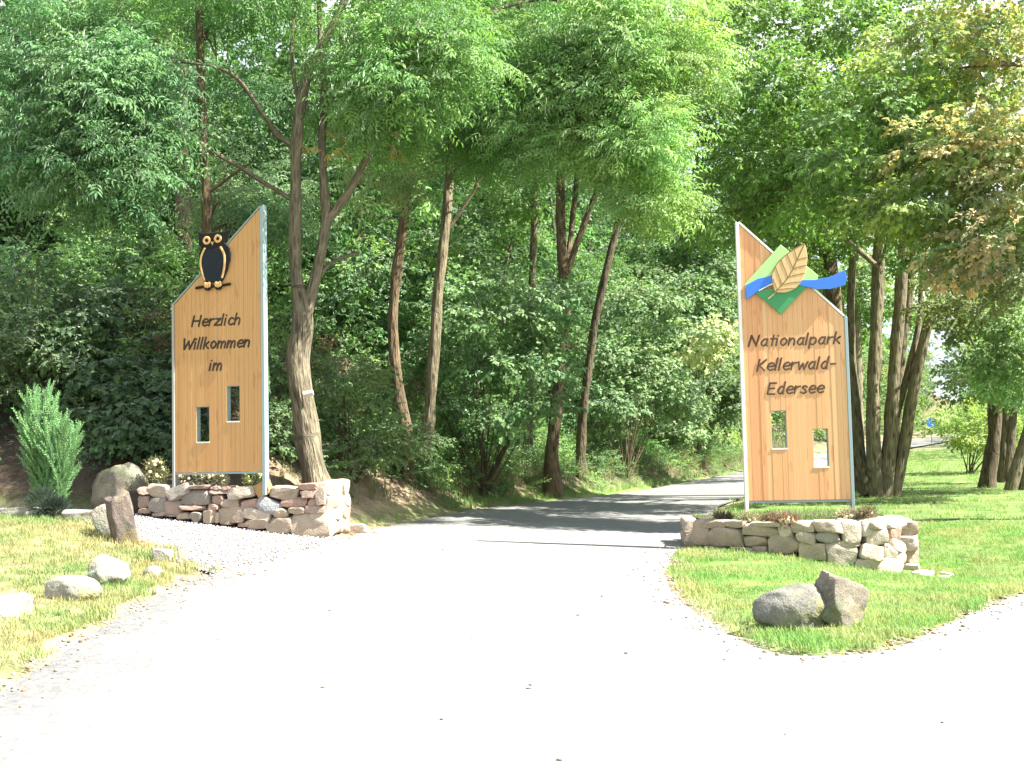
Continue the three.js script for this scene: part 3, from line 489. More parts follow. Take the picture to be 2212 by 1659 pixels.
function ashSpray(seed) {                                                       // twig along +z with feathered leaves
  const r = rng(seed), L = new Leaves(); const twig = 0.42;
  L.stem(V(0, 0, -0.1), V(0, 0.02, twig), 0.006);
  for (let k = 0; k < 6; k++) {
    const t = 0.1 + (k / 5) * 0.9, o = V(0, 0.02 * t, twig * t), sd = k % 2 ? 1 : -1, yaw = k === 5 ? 0 : sd * (0.7 + r() * 0.6), pit = -0.1 - r() * 0.6, rl = 0.24 + r() * 0.08;
    const dir = V(Math.sin(yaw) * Math.cos(pit), Math.sin(pit), Math.cos(yaw) * Math.cos(pit)), roll = (r() - 0.5) * 1.2, up0 = V(Math.sin(roll), 1, 0).normalize();
    const side = new THREE.Vector3().crossVectors(dir, up0).normalize(), nn = new THREE.Vector3().crossVectors(side, dir).normalize();
    for (let j = 0; j < 3; j++) for (const s of [-1, 1]) {
      const b = o.clone().addScaledVector(dir, rl * (0.3 + 0.25 * j)).addScaledVector(nn, -0.05 * (j * 0.3) ** 2);
      L.leaf(b, dir.clone().multiplyScalar(0.6).addScaledVector(side, s).addScaledVector(nn, -0.25 - r() * 0.35).normalize(), nn.clone().addScaledVector(side, (r() - 0.5) * 0.6), 0.085 + r() * 0.025, 0.031);
    }
    L.leaf(o.clone().addScaledVector(dir, rl), dir.clone().addScaledVector(nn, -0.5).normalize(), nn, 0.1, 0.033);
  }
  return L.geo();
}
function broadSpray(seed, n = 20, len = 0.095, wid = 0.075, twig = 0.42, spread = 1) {
  const r = rng(seed), L = new Leaves();
  for (let b = 0; b < 3; b++) {
    const by = (b - 1) * 0.6 * spread + (r() - 0.5) * 0.3, bp = (r() - 0.5) * 0.5, bd = V(Math.sin(by) * Math.cos(bp), Math.sin(bp), Math.cos(by) * Math.cos(bp));
    L.stem(V(0, 0, -0.08), bd.clone().multiplyScalar(twig), 0.005);
    for (let k = 0; k < n / 3; k++) {
      const t = 0.25 + 0.75 * r(), o = bd.clone().multiplyScalar(twig * t), dir = bd.clone().multiplyScalar(0.6).add(V((r() - 0.5) * 2, -0.35 + (r() - 0.5) * 0.9, (r() - 0.5) * 1.2)).normalize();
      L.leaf(o, dir, V((r() - 0.5) * 1.1, 1, (r() - 0.5) * 1.1).normalize(), len * (0.75 + r() * 0.5), wid * (0.75 + r() * 0.5), 0.15);
    }
  }
  return L.geo();
}
function plumeSpray(seed) {                                                     // juniper shoot along +z
  const r = rng(seed), L = new Leaves();
  L.stem(V(0, 0, 0), V(0, 0, 0.3), 0.008);
  for (let k = 0; k < 34; k++) { const t = k / 34, a = k * 2.4, o = V(0, 0, 0.3 * t), l = 0.055 * (1.15 - t * 0.5) * (0.7 + 0.6 * r()), d = V(Math.cos(a) * 0.55, Math.sin(a) * 0.55, 0.85).normalize(); L.leaf(o, d, V(-Math.sin(a), Math.cos(a), 0.1), l, 0.014, 0.1); }
  return L.geo();
}
function tuft(seed, n, h, lean, wid) {                                          // grass tuft growing along +y
  const r = rng(seed), p = [], i = [];
  for (let k = 0; k < n; k++) {
    const a = r() * 6.283, q = Math.sqrt(r()) * 0.07, x = Math.cos(a) * q, z = Math.sin(a) * q, b = r() * 6.283, hh = h * (0.5 + 0.6 * r()), ln = lean * (0.3 + r()) * hh, w = wid * (0.7 + 0.6 * r()), sx = Math.cos(b + 1.57) * w, sz = Math.sin(b + 1.57) * w, dx = Math.cos(b) * ln, dz = Math.sin(b) * ln, o = p.length / 3;
    p.push(x - sx, 0, z - sz, x + sx, 0, z + sz, x + dx * 0.35 + sx * 0.8, hh * 0.6, z + dz * 0.35 + sz * 0.8, x + dx * 0.35 - sx * 0.8, hh * 0.6, z + dz * 0.35 - sz * 0.8, x + dx, hh, z + dz);
    i.push(o, o + 1, o + 2, o, o + 2, o + 3, o + 3, o + 2, o + 4);
  }
  const g = new THREE.BufferGeometry(); g.setAttribute('position', new THREE.Float32BufferAttribute(p, 3)); g.setIndex(i); g.computeVertexNormals(); return g;
}
const SPRAY = { ash: [1, 2, 3].map(ashSpray), broad: [4, 5, 6].map((s) => broadSpray(s)), fine: [7, 8, 9].map((s) => broadSpray(s, 30, 0.06, 0.045, 0.4)), hazel: [10, 11].map((s) => broadSpray(s, 15, 0.12, 0.1, 0.5)), plume: [12, 13].map(plumeSpray) };

// places: list of {p, dir, up, s, c}; one InstancedMesh per spray variant, all under one part name
function scatter(name, geos, mat, list, parent, kind) {
  geos.forEach((g, v) => {
    const mine = list.filter((_, i) => i % geos.length === v); if (!mine.length) return;
    const m = new THREE.InstancedMesh(g, mat, mine.length), mx = new THREE.Matrix4(), x = V(), y = V(), z = V();
    mine.forEach((q, i) => { z.copy(q.dir).normalize(); x.crossVectors(q.up ?? V(0, 1, 0), z); if (x.lengthSq() < 1e-4) x.set(1, 0, 0); x.normalize(); y.crossVectors(z, x); mx.makeBasis(x.multiplyScalar(q.s), y.multiplyScalar(q.s), z.clone().multiplyScalar(q.s)).setPosition(q.p); m.setMatrixAt(i, mx); m.setColorAt(i, q.c); });
    m.name = name; m.castShadow = m.receiveShadow = true; if (kind) m.userData.kind = kind; parent.add(m);
  });
}
// the same, as one real mesh with coloured leaves
function bake(name, geos, mat, list, parent) {
  if (!list.length) return;
  let nv = 0, ni = 0; const pick = (i) => geos[i % geos.length];
  list.forEach((_, i) => { const g = pick(i); nv += g.attributes.position.count; ni += g.index.count; });
  const P = new Float32Array(nv * 3), N = new Float32Array(nv * 3), K = new Float32Array(nv * 3), I = new Uint32Array(ni), x = V(), y = V(), z = V(); let v = 0, w = 0;
  list.forEach((q, i) => {
    const g = pick(i), p = g.attributes.position.array, n = g.attributes.normal.array, ix = g.index.array, m = p.length / 3;
    z.copy(q.dir).normalize(); x.crossVectors(q.up ?? V(0, 1, 0), z); if (x.lengthSq() < 1e-4) x.set(1, 0, 0); x.normalize(); y.crossVectors(z, x);
    for (let k = 0; k < m; k++) {
      const a = p[3 * k], b = p[3 * k + 1], c = p[3 * k + 2], d = n[3 * k], e = n[3 * k + 1], f = n[3 * k + 2], o = 3 * (v + k);
      P[o] = q.p.x + q.s * (x.x * a + y.x * b + z.x * c); P[o + 1] = q.p.y + q.s * (x.y * a + y.y * b + z.y * c); P[o + 2] = q.p.z + q.s * (x.z * a + y.z * b + z.z * c);
      N[o] = x.x * d + y.x * e + z.x * f; N[o + 1] = x.y * d + y.y * e + z.y * f; N[o + 2] = x.z * d + y.z * e + z.z * f;
      K[o] = q.c.r; K[o + 1] = q.c.g; K[o + 2] = q.c.b;
    }
    for (let k = 0; k < ix.length; k++) I[w + k] = ix[k] + v;
    v += m; w += ix.length;
  });
  const g = new THREE.BufferGeometry(); g.setAttribute('position', new THREE.BufferAttribute(P, 3)); g.setAttribute('normal', new THREE.BufferAttribute(N, 3)); g.setAttribute('color', new THREE.BufferAttribute(K, 3)); g.setIndex(new THREE.BufferAttribute(I, 1));
  TRIS += ni / 3;
  return part(name, g, mat, parent);
}
let TRIS = 0;
const tint = (r, base, vary = 0.22, yellow = 0.12) => { const v = 1 + (r() - 0.5) * 2 * vary, y = (r() - 0.4) * yellow; return C(base[0] * v * (1 + y * 2.5), base[1] * v * (1 + y * 0.6), base[2] * v * (1 - y)); };
// blob: [centre Vector3, rx, ry, rz, clumps, options]; sprays sit in clumps through the blob, thicker to its outside
function fillBlob(list, r, [c, rx, ry, rz, clumps, o = {}], color, per = 16, size = 1) {
  for (let k = 0; k < Math.round(clumps * (o.full ?? 0.82)); k++) {
    const d = rdir(r), q = Math.cbrt(0.12 + 0.88 * r()), cc = V(c.x + d.x * rx * q, c.y + d.y * ry * q, c.z + d.z * rz * q), cr = 0.3 + r() * 0.26, base = o.color && r() < (o.share ?? 1) ? o.color : color, cl = tint(r, base.map((v) => Math.min(0.6, v * LEAFY)), 0.22, 0.14);
    for (let i = 0; i < per; i++) {
      const e = rdir(r), q2 = cr * Math.cbrt(r()), p = V(cc.x + e.x * q2 * 1.25, cc.y + e.y * q2 * 0.5, cc.z + e.z * q2 * 1.25); p.y -= 0.16 * ((p.x - cc.x) ** 2 + (p.z - cc.z) ** 2) / (cr * cr) * r();
      const out = V(d.x, d.y * 0.35, d.z).multiplyScalar(0.7).add(e.multiplyScalar(0.7)).add(V(0, o.droop ?? -0.18, 0)).normalize();
      list.push({ p, dir: out, up: V((r() - 0.5) * 0.9, 1, (r() - 0.5) * 0.9), s: size * (0.75 + 0.5 * r()), c: tint(r, [cl.r, cl.g, cl.b], 0.16, 0.1) });
    }
  }
}
// a tree: stems given as reading-grid points with widths at a depth, crown as blobs
function tree({ name, label, category = 'tree', group, depth, stems, blobs = [], spray = 'ash', color, per, size = 1, bark = 'brown', seed = 1, twigs = true, mat = LEAF_V, extra, slim = 0.78 }) {
  const world = stems.map((s) => s.map(([px, py, w, dd = 0]) => ({ p: at(px, py, depth + dd), r: (w * slim) / 2 / perMetre(depth + dd) })));
  const foot = world[0][0].p.clone(), gy = terrain(foot.x, -foot.z); 
  if (foot.y > gy + 0.05) world[0].unshift({ p: V(foot.x, gy - 0.3, foot.z), r: world[0][0].r * 1.6 });
  const root = thing(name, label, category, V(foot.x, Math.min(gy, foot.y), foot.z), 0, group), off = root.position;
  const r = rng(seed * 101 + 7);
  world.forEach((s, k) => part(k ? 'limb' : 'trunk', tube(s.map((q) => q.p.clone().sub(off)), s.map((q) => q.r), k ? 9 : 16, k ? 0.12 : 0.15, seed + k, 9), BARK[bark], root));
  const list = [], high = [], tw = [];
  for (const b of blobs) {
    const c = b[0], top = c.y - EYE.y > -c.z * 0.47; fillBlob(top ? high : list, r, top ? [b[0], b[1], b[2], b[3], Math.round(b[4] * 0.5), b[5]] : b, color, per, size);
    if (twigs) {                                                                  // boughs reaching into the blob from the nearest limb
      let best = null; for (const s of world) for (let i = 1; i < s.length; i++) for (const f of [0.3, 0.7, 1]) { const q = s[i - 1].p.clone().lerp(s[i].p, f), dd = q.distanceTo(c) + Math.max(0, q.y - c.y) * 0.8; if (!best || dd < best.dd) best = { dd, q, r: s[i].r }; }
      const n = best.dd > 2.6 ? 1 : 3; for (let i = 0; i < n; i++) { const e = rdir(r), tip = V(c.x + e.x * b[1] * 0.7, c.y + e.y * b[2] * 0.6, c.z + e.z * b[3] * 0.7), mid = best.q.clone().lerp(tip, 0.5); mid.y += 0.3 * best.dd * (r() - 0.1); mid.x += 0.15 * best.dd * (r() - 0.5); const r0 = Math.min(best.r * 0.55, 0.02 + best.dd * 0.008); tw.push(tube([best.q, mid, tip].map((q) => q.clone().sub(off)), [r0, r0 * 0.6, 0.008], 5, 0.05, seed + i, 4)); }
    }
  }
  if (tw.length) part('branches', mergeGeometries(tw), BARK[bark], root).userData.kind = 'stuff';
  for (const q of list) q.p.sub(off); for (const q of high) q.p.sub(off);
  bake('crown', SPRAY[spray], mat, list, root);
  if (high.length) scatter('treetop', SPRAY[spray], LEAF, high, root, 'stuff');
  if (extra) extra(root, off, r);
  return root;
}
const B = (px, py, d, rpx, rpy, rz, clumps, o) => [at(px, py, d), rpx / perMetre(d), rpy / perMetre(d), rz, clumps, o];

const LEAFY = 2.0;
const ASH = [0.07, 0.158, 0.03], ASH_COOL = [0.046, 0.12, 0.036], MAPLE = [0.078, 0.15, 0.022], DARK = [0.045, 0.1, 0.024], LIME = [0.125, 0.19, 0.025], RUST = [0.2, 0.2, 0.07], OLIVE = [0.09, 0.12, 0.03];

// ------------------------------------------------------------------ trees of the wood, left to right
tree({ name: 'forked_ash_tree', label: 'thick forked ash tree with a grey lower trunk rising behind the owl sign wall', depth: 17.4, bark: 'grey', seed: 1, color: ASH, per: 16, slim: 0.69,
  stems: [
    [[684, 1062, 96], [676, 1010, 82], [662, 930, 74], [650, 850, 72], [646, 780, 72], [652, 720, 66], [652, 670, 60], [640, 600, 40], [638, 480, 36], [640, 330, 34], [648, 240, 32], [668, 150, 28], [715, 60, 22], [770, -60, 16]],
    [[656, 700, 46], [672, 640, 40], [690, 560, 36], [704, 480, 34], [700, 400, 28], [696, 300, 27, 0.3], [700, 180, 22, 0.5], [690, 40, 15, 0.8], [690, -120, 8, 1]],
    [[704, 480, 30], [750, 420, 27], [798, 330, 22], [840, 250, 16], [880, 150, 10]],
    [[688, 600, 15], [710, 572, 13], [740, 556, 12], [776, 545, 9]],
    [[640, 320, 18], [600, 290, 18], [570, 250, 16, -0.3], [500, 160, 12, -0.8], [380, 130, 8, -1.4]],
    [[648, 240, 14], [630, 120, 12, 0.3], [640, 0, 10, 0.5]],
    [[840, 250, 17], [900, 130, 15, 0.3], [1050, 30, 13, 0.9], [1200, 0, 10, 1.5], [1330, 50, 7, 1.6], [1440, 110, 4, 1.6]],
    [[1120, 12, 11, 1.2], [1200, 120, 8, 1.6], [1300, 240, 5, 1.4], [1370, 330, 3, 1.2]],
  ],
  blobs: [B(195, 160, 16, 140, 75, 1.1, 30, { color: ASH_COOL }), B(265, 250, 15.8, 75, 65, 1, 19, { color: ASH_COOL }), B(150, 300, 16.2, 120, 60, 1, 18, { color: ASH_COOL }), B(230, 380, 16, 85, 45, 0.9, 15, { color: ASH_COOL }), B(120, 110, 17, 110, 70, 1, 12, { color: ASH_COOL }), B(240, 50, 16.6, 80, 50, 1, 10), B(570, 30, 19.4, 80, 50, 0.8, 8), B(820, 80, 17.2, 90, 70, 1, 20), B(860, 200, 16.6, 75, 65, 0.9, 20), B(790, 230, 18.4, 50, 50, 0.5, 7), B(960, 90, 17, 110, 80, 1.1, 22), 
    B(1190, 130, 19.5, 95, 80, 1.2, 28, { color: [0.085, 0.18, 0.04] }), B(1290, 250, 18.8, 85, 70, 1.1, 30, { color: [0.1, 0.19, 0.04] }), B(1375, 320, 18.5, 55, 60, 0.9, 18, { color: [0.105, 0.2, 0.04] }), B(1330, 130, 19, 110, 80, 1.2, 34, { color: [0.1, 0.19, 0.038] }), B(1200, 290, 19.3, 80, 45, 0.9, 14, { color: [0.085, 0.18, 0.045] }), B(1390, 60, 19, 100, 60, 1.1, 24, { color: [0.12, 0.2, 0.036] }), B(1480, 130, 19, 60, 40, 0.8, 9, { color: [0.12, 0.2, 0.05] }), B(1400, 420, 18.6, 30, 35, 0.5, 6, { color: [0.11, 0.2, 0.04] }), B(1125, 210, 19.6, 60, 50, 0.8, 8), B(1250, -90, 19.5, 220, 60, 1.6, 30),
    B(720, -120, 17.4, 260, 110, 2, 40), B(350, -110, 17, 220, 90, 1.8, 26)],
  extra: (root, off) => {
    const p = at(666, 850, 17.4 - 0.26).sub(off), g = new THREE.CylinderGeometry(0.045, 0.05, 0.16, 10); g.rotateZ(-1.35); part('branch_stub', g, std({ color: C(0.62, 0.58, 0.5), map: woodTex, roughness: 0.9 }), root, 'pale sawn branch stub').position.copy(p);
    const r = rng(5), list = []; fillBlob(list, r, B(800, 298, 16.9, 9, 7, 0.1, 1), [0.3, 0.18, 0.02], 5, 0.5); fillBlob(list, r, B(738, 318, 17, 9, 6, 0.1, 1), [0.3, 0.17, 0.02], 4, 0.5); for (const q of list) q.p.sub(off); bake('yellowed_leaves', SPRAY.ash, LEAF_V, list, root);
  } });
tree({ name: 'straight_ash_tree', label: 'straight brown trunk rising behind the black owl of the left sign', depth: 18.2, bark: 'brown', seed: 2, color: ASH_COOL, per: 15,
  stems: [[[462, 980, 40], [455, 700, 32], [447, 500, 26], [442, 350, 25], [436, 220, 24], [432, 90, 22], [428, -80, 18], [420, -260, 10]], [[445, 420, 10], [500, 380, 8], [545, 350, 5]]],
  blobs: [B(490, 150, 20.3, 60, 60, 0.7, 6), B(380, 10, 20.4, 100, 50, 0.7, 9), B(420, -200, 19, 220, 130, 2, 30), B(545, 400, 19.5, 85, 65, 1, 14, { color: [0.1, 0.17, 0.075] }), B(545, 500, 19.8, 60, 50, 1, 8)] });
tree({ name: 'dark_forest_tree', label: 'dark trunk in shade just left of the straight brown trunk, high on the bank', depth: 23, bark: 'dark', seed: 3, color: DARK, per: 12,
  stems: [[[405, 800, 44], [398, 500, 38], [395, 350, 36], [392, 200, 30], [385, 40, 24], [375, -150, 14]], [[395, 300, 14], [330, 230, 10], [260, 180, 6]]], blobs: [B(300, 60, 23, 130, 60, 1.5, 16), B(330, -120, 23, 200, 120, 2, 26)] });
tree({ name: 'slender_tree', label: 'slender bare trunk, left one of the close pair of trunks in the wood', depth: 23, bark: 'brown', seed: 4, color: ASH, per: 13,
  stems: [[[880, 1010, 36], [876, 930, 33], [862, 850, 31], [852, 770, 30], [850, 680, 29], [858, 580, 28], [872, 480, 27], [884, 370, 26], [890, 260, 22], [905, 140, 18], [920, -40, 12]]],
  blobs: [B(940, 200, 21.5, 80, 60, 1.1, 15), B(890, 60, 22, 110, 80, 1.4, 16), B(850, 385, 21.6, 45, 36, 0.6, 6, { color: [0.13, 0.18, 0.06] }), B(900, -140, 22, 200, 120, 2, 24)] });
tree({ name: 'slender_tree', label: 'slender trunk with a thin side branch, right one of the close pair in the wood', depth: 23.5, bark: 'olive', seed: 5, color: ASH, per: 14,
  stems: [[[916, 1030, 36], [920, 970, 33], [930, 860, 31], [940, 720, 30], [950, 600, 29], [963, 480, 28], [972, 370, 26], [978, 250, 22], [990, 120, 17], [1010, -60, 10]], [[965, 500, 13], [1000, 450, 11], [1040, 385, 9], [1080, 310, 6]]],
  blobs: [B(1010, 215, 20.5, 80, 60, 1, 19), B(1050, 300, 20.3, 55, 40, 0.8, 10), B(985, 310, 21, 45, 30, 0.6, 5), B(1070, 130, 21, 100, 80, 1.2, 20), B(1020, 20, 21.5, 130, 70, 1.4, 22), B(1020, -150, 22, 240, 110, 2, 30)] });
tree({ name: 'forked_forest_tree', label: 'dark tree forking into three stems in the middle of the wood, under the brightest foliage', depth: 29.5, slim: 0.66, bark: 'brown', seed: 6, color: [0.085, 0.165, 0.05], per: 15,
  stems: [[[1192, 990, 46], [1200, 900, 40], [1212, 780, 37], [1220, 680, 36], [1218, 610, 36], [1212, 500, 32], [1210, 380, 28], [1212, 250, 24], [1220, 100, 18], [1230, -80, 10]], [[1218, 610, 24], [1245, 530, 21], [1275, 450, 19], [1302, 380, 17], [1330, 280, 12]], [[1220, 620, 20], [1236, 480, 18, 0.6], [1246, 380, 16, 0.9], [1256, 220, 12, 1]]],
  blobs: [B(1230, 260, 28.5, 120, 80, 1.5, 24), B(1320, 340, 28.5, 80, 50, 1.2, 12), B(1180, 110, 29, 150, 90, 1.8, 26), B(1330, 120, 29, 150, 100, 1.8, 28), B(1240, -80, 29.5, 200, 80, 2, 20)] });
tree({ name: 'leaning_tree', label: 'thin dark trunk leaning right behind the shrubs, right of the three-stemmed forest tree', depth: 34, slim: 0.66, bark: 'dark', seed: 7, color: MAPLE, spray: 'broad', per: 14,
  stems: [[[1255, 960, 30], [1268, 820, 27], [1285, 700, 26], [1306, 600, 25], [1330, 500, 23], [1352, 420, 21], [1380, 300, 16], [1420, 130, 10]]], blobs: [B(1440, 250, 32, 90, 90, 1.5, 22), B(1400, -60, 33, 180, 120, 2, 24)] });
tree({ name: 'thin_tree', label: 'thin grey trunk deep in the wood left of the three-stemmed forest tree', depth: 32, bark: 'olive', seed: 8, color: MAPLE, spray: 'broad', per: 13,
  stems: [[[1142, 950, 26], [1146, 750, 22], [1150, 600, 20], [1155, 460, 19], [1158, 340, 17], [1165, 180, 12], [1170, -20, 8]], [[1085, 700, 12, 0.5], [1095, 560, 11, 0.5], [1108, 520, 9, 0.5]]], blobs: [B(1130, 420, 31, 80, 70, 1.5, 14), B(1150, -20, 31, 170, 100, 2, 20)] });

// ------------------------------------------------------------------ trees of the right side
tree({ name: 'multi_stemmed_tree', label: 'large tree of many mossy stems from one base behind the leaf sign', depth: 27.5, bark: 'olive', seed: 20, spray: 'broad', color: MAPLE, per: 12, slim: 0.66,
  stems: [
    [[1898, 1078, 60], [1888, 1000, 48], [1886, 880, 42], [1890, 760, 40], [1896, 620, 40], [1902, 480, 36], [1908, 340, 28], [1900, 180, 18], [1880, 0, 10]],
    [[1912, 1078, 54], [1922, 950, 44], [1932, 800, 40], [1944, 650, 38], [1956, 520, 36], [1985, 420, 30], [2020, 320, 20], [2060, 200, 12]],
    [[1930, 1072, 46], [1950, 980, 40], [1970, 860, 37], [1995, 740, 34], [2020, 640, 32], [2034, 560, 29], [2050, 460, 22], [2110, 340, 16], [2190, 230, 10]],
    [[1926, 1040, 34, 0.4], [1938, 860, 32, 0.5], [1950, 740, 30, 0.6], [1966, 620, 30, 0.6], [1980, 500, 26, 0.8], [1985, 340, 18, 1], [1995, 150, 10, 1]],
    [[1872, 1070, 40, 0.5], [1856, 960, 36, 0.8], [1846, 860, 33, 1], [1838, 740, 28, 1.2], [1840, 600, 24, 1.4], [1850, 450, 18, 1.4]],
    [[1936, 900, 24, 0.2], [1962, 800, 22, 0.2], [1984, 700, 18, 0.3], [1992, 560, 12, 0.3]],
    [[2010, 690, 12], [2030, 672, 10, -0.2], [2070, 690, 8, -0.4], [2110, 760, 5, -0.6]],
  ],
  blobs: [B(1650, 330, 21, 110, 80, 1.3, 36), B(1640, 190, 21, 120, 80, 1.4, 34), B(1720, 430, 21.5, 100, 55, 1.2, 26), B(1830, 380, 23.5, 110, 80, 1.5, 22), B(1960, 420, 23, 100, 70, 1.4, 18, { color: [0.14, 0.2, 0.05], share: 0.4 }), B(1780, 240, 24.5, 110, 80, 1.5, 25), B(1920, 260, 24.5, 110, 80, 1.5, 22, { color: LIME, share: 0.3 }), B(2030, 300, 24, 110, 80, 1.4, 26, { color: RUST, share: 0.4 }), B(1790, 60, 25, 110, 60, 1.4, 17), B(1930, 80, 25, 120, 70, 1.5, 18, { color: LIME, share: 0.4 }), B(2090, 130, 24, 120, 90, 1.5, 24, { color: RUST, share: 0.5 }), B(2080, 640, 25, 80, 60, 1.2, 16, { color: OLIVE }), B(2170, 720, 25, 70, 70, 1.1, 18, { color: [0.085, 0.15, 0.04] }), B(2170, 810, 25, 60, 40, 0.9, 12, { color: [0.1, 0.17, 0.05] }), B(1560, 430, 25, 90, 80, 1.5, 22), B(1840, 330, 29, 160, 110, 2, 34), B(1700, 300, 29, 120, 100, 2, 26), B(1600, 60, 25, 130, 80, 1.8, 26), B(1850, -110, 25, 330, 90, 2.4, 44), B(2030, 520, 24, 70, 50, 1, 14, { color: RUST, share: 0.5 })] });
tree({ name: 'tinted_autumn_tree', label: 'tree with rust and yellow tinted foliage hanging in at the upper right', depth: 18.8, bark: 'olive', seed: 21, spray: 'broad', color: [0.1, 0.16, 0.035], per: 13,
  stems: [[[2560, 1130, 80], [2540, 850, 62], [2500, 520, 52], [2450, 250, 42], [2400, 40, 32], [2350, -160, 16]], [[2505, 560, 30], [2380, 440, 22, -0.3], [2240, 370, 15, -0.5], [2080, 340, 9, -0.5], [1960, 330, 5, -0.4]], [[2450, 250, 28], [2320, 170, 19, -0.3], [2180, 140, 12, -0.5], [2040, 150, 6, -0.5]], [[2520, 640, 24], [2380, 580, 15, -0.5], [2230, 570, 8, -0.8]]],
  blobs: [B(1860, 350, 18.6, 110, 60, 1, 14, { color: MAPLE }), B(1960, 430, 18.3, 90, 50, 0.9, 13, { color: LIME, share: 0.5 }), B(1890, 230, 18.6, 110, 60, 1, 13, { color: MAPLE }), B(2020, 330, 18.3, 90, 60, 1, 13, { color: RUST, share: 0.4 }), B(1980, 130, 18.6, 110, 60, 1, 12, { color: LIME, share: 0.4 }), B(2140, 290, 18, 90, 65, 1, 17, { color: RUST, share: 0.6 }), B(2190, 430, 17.8, 80, 60, 1, 17, { color: RUST, share: 0.65 }), B(2130, 520, 17.9, 80, 45, 0.9, 15, { color: [0.27, 0.22, 0.1], share: 0.6 }), B(2210, 590, 18, 70, 50, 0.8, 9, { color: OLIVE, share: 0.6 }), B(2170, 130, 18.2, 90, 70, 1, 14, { color: [0.2, 0.2, 0.05], share: 0.7 }), B(2300, 330, 18.5, 90, 160, 1.4, 18), B(2090, 30, 18.6, 120, 50, 1, 10, { color: [0.18, 0.2, 0.04], share: 0.6 }), B(2200, -90, 19, 180, 60, 1.6, 14)] });
tree({ name: 'brown_trunk_tree', label: 'brown trunk rising directly behind the blue band of the leaf sign', depth: 30, bark: 'brown', seed: 22, spray: 'broad', color: MAPLE, per: 14,
  stems: [[[1850, 1075, 60], [1832, 950, 52], [1815, 800, 48], [1800, 660, 46], [1788, 560, 44], [1780, 460, 40], [1768, 330, 32], [1750, 160, 22], [1740, -60, 12]], [[1786, 540, 22], [1740, 440, 18], [1690, 370, 12]]], blobs: [B(1760, 480, 28.5, 110, 60, 1.4, 22), B(1690, 560, 30, 70, 60, 1.2, 14), B(1700, 60, 29, 200, 120, 2.2, 34)] });
tree({ name: 'lawn_edge_tree', label: 'short thick dark trunk at the right edge of the lawn, leftmost of the group', depth: 31, bark: 'dark', seed: 23, spray: 'broad', color: [0.09, 0.14, 0.05], per: 13,
  stems: [[[2132, 1058, 48], [2140, 1000, 38], [2148, 930, 36], [2150, 850, 36], [2146, 740, 30], [2140, 600, 22]]], blobs: [B(2130, 820, 29, 80, 40, 1.4, 15), B(2150, 640, 30, 90, 80, 1.6, 20)] });
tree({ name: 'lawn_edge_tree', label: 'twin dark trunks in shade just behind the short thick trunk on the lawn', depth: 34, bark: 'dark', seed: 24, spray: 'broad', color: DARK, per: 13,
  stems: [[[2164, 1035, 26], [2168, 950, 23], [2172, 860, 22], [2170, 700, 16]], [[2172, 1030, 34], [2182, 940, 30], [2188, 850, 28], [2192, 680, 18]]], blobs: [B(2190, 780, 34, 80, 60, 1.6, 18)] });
tree({ name: 'lawn_edge_tree', label: 'bent trunk at the far right edge of the lawn, cut by the picture edge', depth: 29.5, bark: 'olive', seed: 25, spray: 'broad', color: MAPLE, per: 13,
  stems: [[[2182, 1066, 36], [2196, 1010, 30], [2212, 960, 28], [2236, 880, 26], [2270, 740, 20]], [[2214, 1072, 40], [2220, 1000, 34], [2240, 900, 28]]], blobs: [B(2260, 760, 29, 90, 90, 1.6, 18), B(2310, 520, 28.5, 110, 110, 2.2, 30), B(2420, 430, 27, 120, 120, 2.2, 30)] });

tree({ name: 'roadside_tree', label: 'tree on the right of the shaded road, behind the many-stemmed tree', depth: 40, bark: 'olive', seed: 26, spray: 'broad', color: MAPLE, per: 13, size: 1.3,
  stems: [[[1852, 1030, 40], [1850, 850, 34], [1846, 650, 30], [1840, 450, 24], [1836, 250, 16]]], blobs: [B(1900, 640, 42, 140, 90, 2.4, 30), B(1960, 600, 49, 110, 80, 2.4, 20), B(1850, 560, 40, 130, 90, 2.2, 30), B(1820, 400, 40, 150, 100, 2.4, 34), B(1860, 240, 40, 150, 90, 2.4, 26)] });
tree({ name: 'roadside_tree', label: 'tree beyond the shaded road bend, its crown just left of the leaf sign top', depth: 56, bark: 'olive', seed: 27, spray: 'broad', color: MAPLE, per: 13, size: 1.6,
  stems: [[[1742, 1005, 34], [1738, 850, 28], [1730, 650, 24], [1720, 480, 18]]], blobs: [B(1720, 640, 56, 110, 90, 2.6, 28), B(1660, 540, 56, 110, 80, 2.6, 26), B(1740, 440, 56, 120, 80, 2.6, 24)] });

// ------------------------------------------------------------------ shrubs that stand out
function shrub({ label, name = 'shrub', px, py, depth, blobs, spray = 'broad', color, per = 14, seed, size = 1, stems = 5, bark = 'brown', mat = LEAF_V }) {
  const g = at(px, py, depth); g.y = terrain(g.x, -g.z);
  const root = thing(name, label, 'shrub', g), r = rng(seed), list = [], tw = [];
  for (const b of blobs) { fillBlob(list, r, b, color, per, size); for (let i = 0; i < stems; i++) { const e = rdir(r, 0.3), tip = V(b[0].x + e.x * b[1] * 0.8, b[0].y + e.y * b[2] * 0.8, b[0].z + e.z * b[3] * 0.8).sub(g), m = tip.clone().multiplyScalar(0.5).add(V((r() - 0.5) * 0.3, 0.1, (r() - 0.5) * 0.3)); tw.push(tube([V((r() - 0.5) * 0.2, -0.1, (r() - 0.5) * 0.2), m, tip], [0.022, 0.014, 0.005], 5, 0, seed + i, 4)); } }
  part('stems', mergeGeometries(tw), BARK[bark], root).userData.kind = 'stuff';
  for (const q of list) q.p.sub(g); bake('foliage', SPRAY[spray], mat, list, root);
  return root;
}
